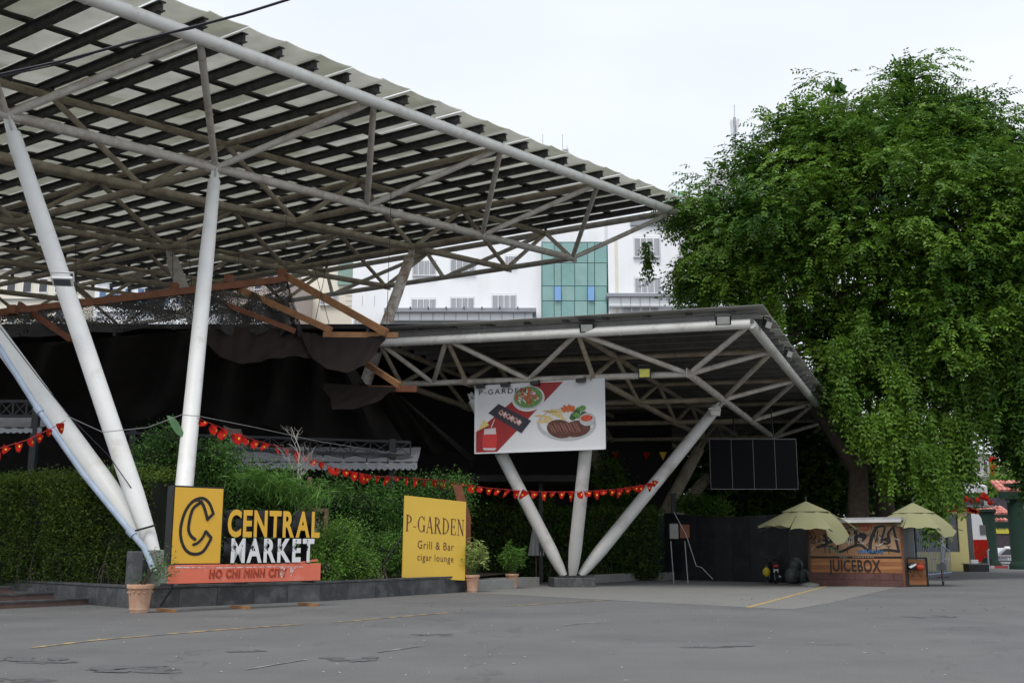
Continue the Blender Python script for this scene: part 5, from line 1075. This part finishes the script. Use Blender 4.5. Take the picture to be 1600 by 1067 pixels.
# truck, hoardings beyond the gate
p = Vector((gx(1531, 80), 80, 0)); t = thing('vending_van', 'white and red van half hidden between the shop and the green column', 'van', p, .3)
MB().prism([(-1.0, 0, .4), (.9, 0, .4), (.85, 0, 2.1), (.5, 0, 3.6), (.1, 0, 4.1), (-1.0, 0, 4.2)], (0, 3.5, 0)).build('body', whc, t, bevel=.05); MB().box((-.05, -.01, 1.25), (1.86, .02, 1.6)).build('red_panel', redflag, t); MB().box((.5, -.03, 2.75), (.5, .02, .7)).build('window', glass_dark, t)
for x in (-.6, .6): o = MB().tube((x, -.05, .4), (x, .3, .4), .4, n=16).build('wheel', rub, t)
shopc = [('dark_shopfront', (.05, .04, .05)), ('yellow_poster', (.45, .4, .05)), ('pink_poster', (.45, .1, .2)), ('white_poster', (.5, .5, .5)), ('grey_shop', (.25, .25, .26))]
p = Vector((gx(1560, 100), 100, 0)); t = thing('shopfront', 'dark cluttered shopfront with yellow and pink posters behind the taxi', 'shop', p)
MB().box((0, .3, 3), (14, .5, 6)).build('wall', mat(*shopc[0], .8, .4, 3), t)
for x, z, w, h, k in ((.7, 3.3, 1.7, 1.1, 1), (.7, 4.3, 1.7, .7, 0), (-2.2, 2.6, 1.6, .5, 2), (-1.9, 3.9, .8, .7, 3), (3.0, 3.6, 1.2, 2.6, 2), (-.6, 5.2, .5, 1.1, 4), (2.2, 5.0, 1.2, .5, 3), (-3.6, 3.4, .7, 1.5, 3)): MB().box((x, 0, z), (w, .06, h)).build('poster', mat(*shopc[k], .6, .2, 4), t)
text('lettering', 'CAFE', .55, black, t, (.05, -.05, 3.1), .001)
# ================================================================== BACKGROUND BUILDINGS
wbm = mat('white_render', (.84, .85, .87), .75, .03, .15, col2=(.66, .66, .64), amt=.5, s2=.25, stretch=(1, 1, .25), lo=.5, hi=.7); ledge = mat('grey_ledge', (.28, .29, .32), .7, .1, .5); cream = mat('cream_render', (.70, .66, .56), .8, .05, .3)
wfr = mat('white_window_frame', (.86, .86, .87), .4, .03); curt = mat('grey_curtain_glass', (.33, .34, .36), .25, .3, .8, stretch=(6, 6, .1), spec=.6); tealA = mat('teal_curtain_glass', (.17, .33, .31), .12, .2, .2, spec=.8); tealB = mat('teal_curtain_glass_pale', (.22, .38, .355), .12, .2, .25, spec=.8); bluegl = mat('blue_open_window', (.2, .38, .66), .2, .1); mull = mat('dark_teal_mullion', (.03, .1, .1), .5)
YB = 112
bb = Vector((gx(800, YB), YB, 0)); bd_ = thing('white_hotel', 'big white hotel with grey curtained windows and a teal glass bay behind the canopies', 'building', bb)
def fz(py, Y=YB): return at(800, py, Y).z
def fbox(nm, pa, pb, ya, yb, Y, dep, m, parent=bd_, org=bb): # front face rectangle given in photo columns and rows at depth Y
    xa, xb = at(pa, (ya+yb)/2, Y).x, at(pb, (ya+yb)/2, Y).x; za, zb = at((pa+pb)/2, yb, Y).z, at((pa+pb)/2, ya, Y).z
    return MB().box(((xa+xb)/2-org[0], Y+dep/2-org[1], (za+zb)/2), (xb-xa, dep, zb-za)).build(nm, m, parent)
def fdown(nm, pa, pb, ya, Y, dep, m, parent=bd_, org=bb):
    xa, xb = at(pa, ya, Y).x, at(pb, ya, Y).x; zb = at((pa+pb)/2, ya, Y).z
    return MB().box(((xa+xb)/2-org[0], Y+dep/2-org[1], zb/2), (xb-xa, dep, zb)).build(nm, m, parent)
fdown('wall', 555, 845, 300, YB, 20, wbm); fdown('wall', 420, 555, 300, YB+5, 18, cream); fdown('wall', 949, 1150, 338, YB-1, 20, wbm); fdown('wall', 845, 949, 300, YB+3, 16, wbm)
fbox('parapet', 985, 1150, 338, 352, YB-1.3, 1, ledge); fbox('green_wall', 528, 562, 408, 445, YB+4.7, .4, mat('sage_wall', (.22, .33, .29), .7, .1))
def window(pa, pb, ya, yb, Y, n=4, parent=bd_, org=bb):
    f = fbox('window', pa, pb, ya, yb, Y-.12, .2, wfr, parent, org); fbox('sill', pa-1, pb+1, yb, yb+1.2, Y-.3, .35, mat('sill_grey', (.5, .5, .52), .7), f, org); fbox('surround', pa-.8, pb+.8, ya-.8, yb, Y-.05, .1, mat('sill_grey', (.5, .5, .52), .7), f, org)
    for k in range(n):
        w = (pb-pa)/n; g = w*.07; fbox('pane', pa+k*w+g, pa+(k+1)*w-g, ya+1.6, yb-1.4, Y-.16, .05, curt, f, org)
for q in ((643, 680, 466, 488), (704, 740, 464, 486), (769, 806, 460, 482), (704, 742, 404, 426), (645, 680, 406, 430), (790, 806, 399, 414), (553, 575, 498, 520)): window(*q, YB)
window(554, 574, 417, 432, YB+4.4, 2); window(500, 528, 460, 476, YB+5, 3)
for px in (1112, 1060): window(px, px+38, 375, 400, YB-1, 4)
for q in ((991, 1031, 371, 401), (992, 1032, 433, 458), (1060, 1100, 433, 458), (973, 1030, 477, 496), (1060, 1100, 478, 496)): window(*q, YB-1)
fbox('ledge', 948, 1140, 458, 463, YB-2.4, 1.4, ledge); fbox('ledge_face', 952, 1138, 463, 478, YB-2.0, 1.0, wbm)
for k in range(9): fbox('panel_joint', 970+k*15, 970.6+k*15, 463, 478, YB-2.05, .04, ledge)
fbox('ledge', 600, 838, 481, 487, YB-2.6, 2.6, ledge); fbox('ledge_face', 612, 832, 487, 500, YB-2.0, 2.0, wbm); fbox('canopy_side', 822, 838, 487, 500, YB-1.4, 1.4, ledge)
for k in range(12): fbox('panel_joint', 622+k*18, 622.7+k*18, 487.5, 500, YB-2.05, .04, ledge)
fbox('lower_wall', 600, 845, 500, 530, YB-1.4, 1.4, mat('grey_lower_wall', (.3, .3, .3), .7, .15, .4))
for k in range(7): fbox('ledge_stain', 640+k*28, 642+k*28, 479, 482, YB-2.7, .1, steel_dark)
for x in (566, 585): fbox('wall_joint', x, x+.5, 462, 478, YB-.02, .05, ledge)
for y in (462, 470, 478): fbox('wall_joint', 540, 573, y, y+.5, YB+4.97, .05, ledge)
# teal glass bay, each pane a piece
fbox('bay_backing', 847, 949, 378, 510, YB-.6, 1, mull)
cols = [847, 866, 877, 898, 918, 929, 948.5]; rows = [379, 411, 447, 470, 505]
for i in range(6):
    for j in range(4):
        m = bluegl if (j == 2 and i in (1, 4)) else (tealA if (i*3+j) % 2 else tealB)
        o = fbox('glass_pane', cols[i]+.5, cols[i+1]-.5, rows[j]+.5, rows[j+1]-.5, YB-.7-(.25 if m is bluegl else 0), .08, m)
fbox('stain_strip', 961, 966, 375, 500, YB-1.03, .04, cream)
# green glass penthouse, antennas
pt = at(1052, 320, 125); t = thing('rooftop_penthouse', 'pale green glass rooftop room with a dark slanting roof behind the canopy tip', 'building', pt)
a, b, c, d = at(1015, 322, 125), at(1068, 322, 125), at(1068, 298, 125), at(1028, 304, 125)
MB().prism([a-pt, b-pt, c-pt, d-pt], (0, 5, 0)).build('glass_wall', mat('pale_green_glass', (.36, .52, .46), .3, .1, .3), t); MB().prism([b-pt+Vector((.01, -.02, 0)), at(1078, 310, 125)-pt, at(1069, 297, 125)-pt], (0, 5.2, 0)).build('roof_edge', ledge, t); MB().box(at(1074, 315, 126)-pt, (1.4, 1, 1.4)).build('air_conditioner', wfr, t)
fdown('penthouse_base', 1010, 1160, 321, 124, 8, wbm)
an = at(1148, 255, 118); t = thing('antenna_mast', 'telecom mast with three white panel antennas rising left of the big tree', 'antenna', an); am = mat('antenna_grey', (.32, .33, .35), .5)
V = lambda x, y: at(x, y, 118)-an
MB().tube(V(1148, 262), V(1147.5, 184), .17, n=8).build('mast', am, t); MB().tube(V(1147.5, 184), V(1147.5, 164), .04, n=5).build('rod', am, t)
for a, b in (((1142.5, 188), (1144.5, 210)), ((1153.5, 186), (1150.5, 207)), ((1148, 190), (1148, 210))): MB().beam(V(*a), V(*b), .22, .32).build('panel_antenna', mat('antenna_white', (.62, .62, .64), .5), t)
MB().tube(V(1147, 222), V(1131, 250), .05, n=5).tube(V(1131, 250), V(1147, 254), .05, n=5).tube(V(1131, 250), V(1127, 262), .05, n=5).tube(V(1131, 250), V(1135, 262), .05, n=5).build('brace', am, t); MB().box(V(1145, 243), (.3, .3, .9)).build('cabinet', wfr, t)
fb_ = thing('mast_plinth', 'grey concrete lift housing under the telecom mast', 'building', (at(1148, 256, 119).x, 119, 0)); MB().box((0, 2, an.z/2-.2), (6, 4, an.z-.6)).build('wall', mat('light_grey_wall', (.5, .5, .5), .8, .1), fb_)
ta = at(1113, 252, 120); t = thing('tv_antenna', 'thin television aerial left of the telecom mast', 'antenna', ta); V = lambda x, y: at(x, y, 120)-ta
MB().tube(V(1113, 290), V(1113, 249), .05, n=5).tube(V(1101, 247), V(1122, 248), .04, n=5).tube(V(1132.5, 262), V(1132.5, 222), .03, n=5).build('aerial', am, t)
ra = at(866, 242, 115); t = thing('rooftop_aerials', 'cluster of thin aerials peeping over the tall canopy edge', 'antenna', ra); V = lambda x, y: at(x, y, 115)-ra; mb = MB()
for x in (848, 879, 886): mb.tube(V(x, 262), V(x, 210 if x < 880 else 228), .03, n=4)
for y in (237, 241): mb.tube(V(860, y), V(887, y-1), .06, n=4)
mb.box(V(884, 240), (.6, .3, .9)); mb.build('aerial', am, t)
# far left buildings seen through the gaps, and street buildings at right
def block(name, label, pa, pb, ya, Y, m, dep=14, nx=5, ny=4, wm=None, hgt=None):
    org = Vector((gx((pa+pb)/2, Y), Y, 0)); t = thing(name, label, 'building', org); fdown('wall', pa, pb, ya, Y, dep, m, t, org)
    zt_ = at((pa+pb)/2, ya, Y).z; ppm = FPX/Y; fh = 3.3*ppm; w = (pb-pa)/nx
    for j in range(ny):
        for i in range(nx):
            a = pa+w*(i+.22); y = ya+fh*(j+.3); f = fbox('window', a, a+w*.56, y, y+fh*.5, Y-.1, .15, wfr, t, org); fbox('pane', a+w*.04, a+w*.52, y+fh*.04, y+fh*.46, Y-.13, .05, wm or glass_dark, f, org)
        fbox('floor_band', pa, pb, ya+fh*(j+1)-.8, ya+fh*(j+1), Y-.25, .3, ledge, t, org)
    fbox('cornice', pa-2, pb+2, ya-1.5, ya+1, Y-.5, 1, wfr, t, org)
    return t
block('apartment_block', 'pale apartment block with blue windows glimpsed through the torn net', 150, 330, 432, 100, wbm, nx=9, ny=4, wm=mat('blue_grey_glass', (.1, .17, .3), .2))
block('apartment_block', 'cream apartment block at the far left behind the torn net', -120, 130, 420, 118, cream, nx=10, ny=4)
block('apartment_block', 'grey apartment block between the timber frame and the white hotel', 335, 452, 410, 104, mat('pinkish_render', (.5, .42, .38), .8, .1), nx=6, ny=4)
block('street_building', 'grey concrete shophouse with balconies above the white roof edge at the right', 1500, 1546, 708, 150, mat('grey_render', (.45, .44, .43), .85, .15, .3), nx=4, ny=2)
block('street_building', 'pale shophouse with a red shop sign right of the grey one', 1548, 1588, 700, 155, wbm, nx=3, ny=3)
p = at(1553, 745, 148); t = thing('shop_sign', 'tall narrow red vertical shop sign on the shophouses at the right', 'sign', p); MB().box((0, 0, 0), (.9, .3, 5.5)).build('panel', redflag, t)
p = at(1507, 735, 120); t = thing('blue_awning', 'deep blue sloping awning showing beneath the tree leaves', 'awning', p); MB().prism([(-1.6, 0, -1.2), (1.2, 0, .6), (-.4, 0, 2.2), (-1.6, 0, 2.0)], (0, 1, 0)).build('cloth', mat('blue_cloth', (.02, .08, .26), .7), t)
block('street_building', 'low pale building glimpsed through the trees behind the hoarding', 1090, 1200, 790, 90, wbm, nx=5, ny=1, dep=8)
block('street_building', 'white building behind the tree trunks', 1290, 1460, 740, 130, wbm, nx=7, ny=2, dep=10)
# ================================================================== TREES
def clumptree(name, label, base, lobes, ncl, nsp, mtl, L=.75, pairs=5, ll=.17, lw=.08, droop=.4, trunk=None, tint0=.38, tvar=.2, strands=(), cat='tree', lower=0, limb=26, extra=0, csz=.5, front=1.0, inner=0):
    t = thing(name, label, cat, base); bv = Vector(base)
    A = np.array([l for l in lobes], float); area = (A[:, 3]*A[:, 5]); w = area/area.sum()
    cc, dd = [], []
    for l, ww in zip(A, w):
        n = int(ncl*ww); d = rdir(n); d[:, 1] = np.where(RNG.random(n) < front*.5, -abs(d[:, 1]), d[:, 1]); k = (.70+.36*RNG.random(n)+.14*(RNG.random(n) < .12))[:, None]; c = l[:3]+d*k*l[3:6]
        inside = np.zeros(n, bool)
        for q in A:
            if q is l or (q == l).all(): continue
            inside |= (((c-q[:3])/q[3:6])**2).sum(1) < .62
        c, d = c[~inside], d[~inside]; cc.append(c); dd.append(d)
        ni = n//3; d2 = rdir(ni); cc.append(l[:3]+d2*(RNG.random(ni)**.5)[:, None]*l[3:6]*.7); dd.append(d2)
    cc = np.concatenate(cc); dd = np.concatenate(dd); nc = len(cc); tt = np.clip(RNG.normal(tint0, tvar, nc)+.35*(RNG.random(nc) < .12), 0, 1); sz = csz*(.55+.9*RNG.random(nc))
    idx = np.repeat(np.arange(nc), nsp); off = np.clip(RNG.normal(size=(len(idx), 3)), -1.5, 1.5)*np.array([1, 1, .38])*sz[idx][:, None]
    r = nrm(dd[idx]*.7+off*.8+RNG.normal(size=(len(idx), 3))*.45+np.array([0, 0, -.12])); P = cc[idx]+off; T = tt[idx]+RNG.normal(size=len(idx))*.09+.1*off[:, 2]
    if len(strands):
        SP_, SR, ST = [], [], []
        for (c, ln, wd, tn) in strands:
            k = int(ln*wd*60); u = RNG.random(k); SP_.append(np.array(c)+np.stack([RNG.normal(size=k)*wd*.24*(1-.4*u), RNG.normal(size=k)*.25, -u*ln], 1)); SR.append(nrm(RNG.normal(size=(k, 3))*np.array([.35, .35, .2])+np.array([0, 0, -1.]))); ST.append(np.full(k, tn)+RNG.normal(size=k)*.12)
        P = np.concatenate([P]+SP_); r = np.concatenate([r]+SR); T = np.concatenate([T]+ST)
    Ls = L*(.6+.7*RNG.random(len(P))); Cc, Ax, Nn, Tt = sprays(P, r, Ls, pairs, lw, ll, T, droop)
    leaves('crown', mtl, Cc, Ax, Nn, ll*(.8+.4*RNG.random(len(Cc))), lw, Tt, t, base)
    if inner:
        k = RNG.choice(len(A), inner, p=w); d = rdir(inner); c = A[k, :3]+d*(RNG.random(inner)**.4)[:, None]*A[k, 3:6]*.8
        leaves('inner_foliage', mtl, c, rdir(inner), rdir(inner), .75, .42, np.clip(RNG.normal(.1, .1, inner), 0, 1), t, base)  # big dark-tinted leaves added inside the lobes to block sky holes
    mb = MB()
    for tk in (trunk or []):
        pts, r0, r1 = tk; mb.path(pts, r0, 12, r1=r1)
    mb.build('trunk', bark, t, base, smooth=True)
    top = Vector(trunk[0][0][-1]) if trunk else bv
    sel = RNG.choice(nc, min(limb, nc), replace=False)
    for k in sel:
        e = Vector(cc[k]); s0 = Vector(random.choice(trunk)[0][-1]) if trunk else bv; m1 = s0.lerp(e, .35)+Vector((0, 0, .8)); m2 = s0.lerp(e, .7)+Vector((random.uniform(-.4, .4), 0, .5))
        MB().path([s0, m1, m2, e], .14, 6, r1=.02).build('branch', bark, t, base, smooth=True)
    return t
YT = 54
def lb(px, py, rx, ry, dY=0, rY=None):
    p = at(px, py, YT+dY); k = (YT+dY)/FPX; return (p.x, p.y, p.z, rx*k, (rY if rY else (rx+ry)/2*k), ry*k)
lobes = [lb(1390, 350, 200, 165), lb(1230, 370, 160, 140, 1), lb(1560, 400, 160, 165, -1), lb(1128, 400, 86, 92, 2), lb(1400, 195, 95, 60), lb(1290, 240, 96, 74), lb(1500, 220, 85, 72), lb(1218, 322, 78, 62, 1), lb(1600, 300, 80, 75), lb(1450, 520, 130, 120, -1), lb(1320, 560, 85, 110, 1), lb(1600, 585, 65, 110, -2), lb(1420, 132, 42, 22), lb(1080, 430, 30, 40, 2), lb(1690, 450, 140, 200, 1), lb(1245, 215, 45, 30), lb(1305, 140, 24, 11), lb(1440, 108, 22, 10), lb(1535, 165, 14, 10), lb(1165, 312, 45, 22, 1)]
def sd_(px, py, ln, wd, tn, dY=-4): p = at(px, py, YT+dY); k = (YT+dY)/FPX; return ((p.x, p.y, p.z), ln*k, wd*k, tn)
strands = [sd_(1315, 520, 125, 34, .45), sd_(1445, 640, 140, 38, .5), sd_(1480, 640, 125, 34, .55), sd_(1420, 630, 110, 40, .5), sd_(1500, 590, 140, 36, .4), sd_(1525, 530, 120, 30, .45), sd_(1555, 420, 170, 40, .3), sd_(1395, 615, 80, 46, .75), sd_(1360, 640, 50, 60, .7), sd_(1400, 560, 40, 60, .7), sd_(1565, 600, 95, 50, .15, -2), sd_(1600, 620, 140, 50, .15, -2), sd_(1380, 690, 60, 24, .6), sd_(1450, 690, 115, 60, .45, -5), sd_(1535, 580, 80, 34, .2), sd_(1012, 375, 40, 14, .4, 2), sd_(1590, 560, 120, 50, .2), sd_(1345, 480, 60, 30, .5), sd_(1430, 480, 80, 30, .4), sd_(1060, 400, 60, 14, .6, 1), sd_(1100, 440, 50, 16, .6, 0), sd_(1210, 450, 50, 18, .6, -2)]
tb1, tb2 = gp(1345, 905), gp(1390, 905); tb1 = Vector((gx(1345, 54), 54, 0)); tb2 = Vector((gx(1392, 55), 55, 0))
trunks = [([tb1, tb1+Vector((.05, 0, 3)), tb1+Vector((.25, 0, 6)), tb1+Vector((-.4, 0, 9.5))], .62, .35), ([tb2, tb2+Vector((-.05, 0, 3)), tb2+Vector((-.2, 0, 5.5)), tb2+Vector((.9, 0, 9))], .6, .3),
          ([tb1+Vector((.15, 0, 5)), tb1+Vector((-1.6, 0, 8)), tb1+Vector((-4.2, 1, 11))], .34, .2), ([tb2+Vector((-.1, 0, 5)), tb2+Vector((2.4, -.5, 7.5)), tb2+Vector((5, -.8, 10.5))], .32, .18)]
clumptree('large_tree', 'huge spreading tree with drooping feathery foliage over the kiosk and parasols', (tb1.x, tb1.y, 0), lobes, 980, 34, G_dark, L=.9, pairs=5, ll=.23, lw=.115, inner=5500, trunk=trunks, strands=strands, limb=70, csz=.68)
# trees beyond the hoarding and behind the lower canopy
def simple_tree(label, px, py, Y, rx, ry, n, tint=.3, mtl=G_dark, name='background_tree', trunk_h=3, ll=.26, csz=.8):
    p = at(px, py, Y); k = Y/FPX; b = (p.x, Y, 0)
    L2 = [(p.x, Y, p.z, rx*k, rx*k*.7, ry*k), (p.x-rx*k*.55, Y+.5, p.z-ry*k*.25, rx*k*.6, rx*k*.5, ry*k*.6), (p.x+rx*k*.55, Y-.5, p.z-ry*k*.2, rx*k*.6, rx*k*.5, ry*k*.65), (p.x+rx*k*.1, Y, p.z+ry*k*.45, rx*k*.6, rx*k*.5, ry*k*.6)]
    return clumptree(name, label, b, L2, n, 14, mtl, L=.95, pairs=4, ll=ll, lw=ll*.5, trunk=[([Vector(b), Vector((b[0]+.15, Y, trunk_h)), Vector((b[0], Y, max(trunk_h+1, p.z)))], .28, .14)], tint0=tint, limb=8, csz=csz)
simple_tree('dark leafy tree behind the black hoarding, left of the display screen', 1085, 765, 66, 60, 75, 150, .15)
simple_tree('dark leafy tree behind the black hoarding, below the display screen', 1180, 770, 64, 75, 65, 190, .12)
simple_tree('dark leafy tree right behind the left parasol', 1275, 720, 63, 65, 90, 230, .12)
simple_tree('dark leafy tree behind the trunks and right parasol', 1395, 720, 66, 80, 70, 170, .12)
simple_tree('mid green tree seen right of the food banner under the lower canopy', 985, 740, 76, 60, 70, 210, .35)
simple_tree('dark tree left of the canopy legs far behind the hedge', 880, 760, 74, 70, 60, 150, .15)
simple_tree('green tree at the far right street behind the gate', 1560, 775, 110, 38, 24, 110, .3, ll=.35)
simple_tree('light green street tree beyond the gate, right of the red sign', 1590, 735, 125, 22, 26, 60, .5, ll=.35)
bush('fern_clump', 'bright yellow-green ferny shrub glowing behind the bunting left of the canopy legs', 'shrub', (gx(800, 55), 55, 0), [wb(790, 780, 55, 1.6, .8, .5), wb(830, 776, 55, 1.2, .8, .4), wb(760, 772, 54, .8, .6, .4)], 4200, .2, G_light, tint0=.6)
bush('leafy_shrub', 'bright green shrub behind the right canopy leg', 'shrub', (gx(955, 58), 58, 0), [wb(950, 745, 58, .9, .6, 1.3), wb(965, 775, 58, 1.0, .6, .9), wb(990, 780, 58, .8, .6, .6)], 4200, .16, G_light, tint0=.35)
bush('leafy_shrub', 'green shrub with yellow flowers peeping over the black hoarding', 'shrub', (gx(1110, 56), 56, 0), [wb(1085, 792, 56, 1.1, .6, .6), wb(1115, 796, 56, .9, .6, .45)], 2600, .16, G_light, tint0=.15)
# far tree belt closing the horizon
far = []
for k in range(60):
    a = math.radians(-58+k*1.95+RNG.random()); Yd = 175+RNG.random()*30; far.append((math.sin(a)*Yd*1.15, math.cos(a)*Yd, 2.5, 5, 4, 5+2*RNG.random()))
A = np.array(far); P, D = [], []
for l in far:
    c, d = ell_points(420, l[:3], l[3:], .7); P.append(c); D.append(d)
P = np.concatenate(P); D = np.concatenate(D); k = P[:, 2] > 0
leaves('distant_trees', G_dark, P[k], D[k]+RNG.normal(size=D[k].shape)*.6, rdir(k.sum()), 1.3, .8, RNG.random(k.sum())*.5, None, (0, 0, 0))
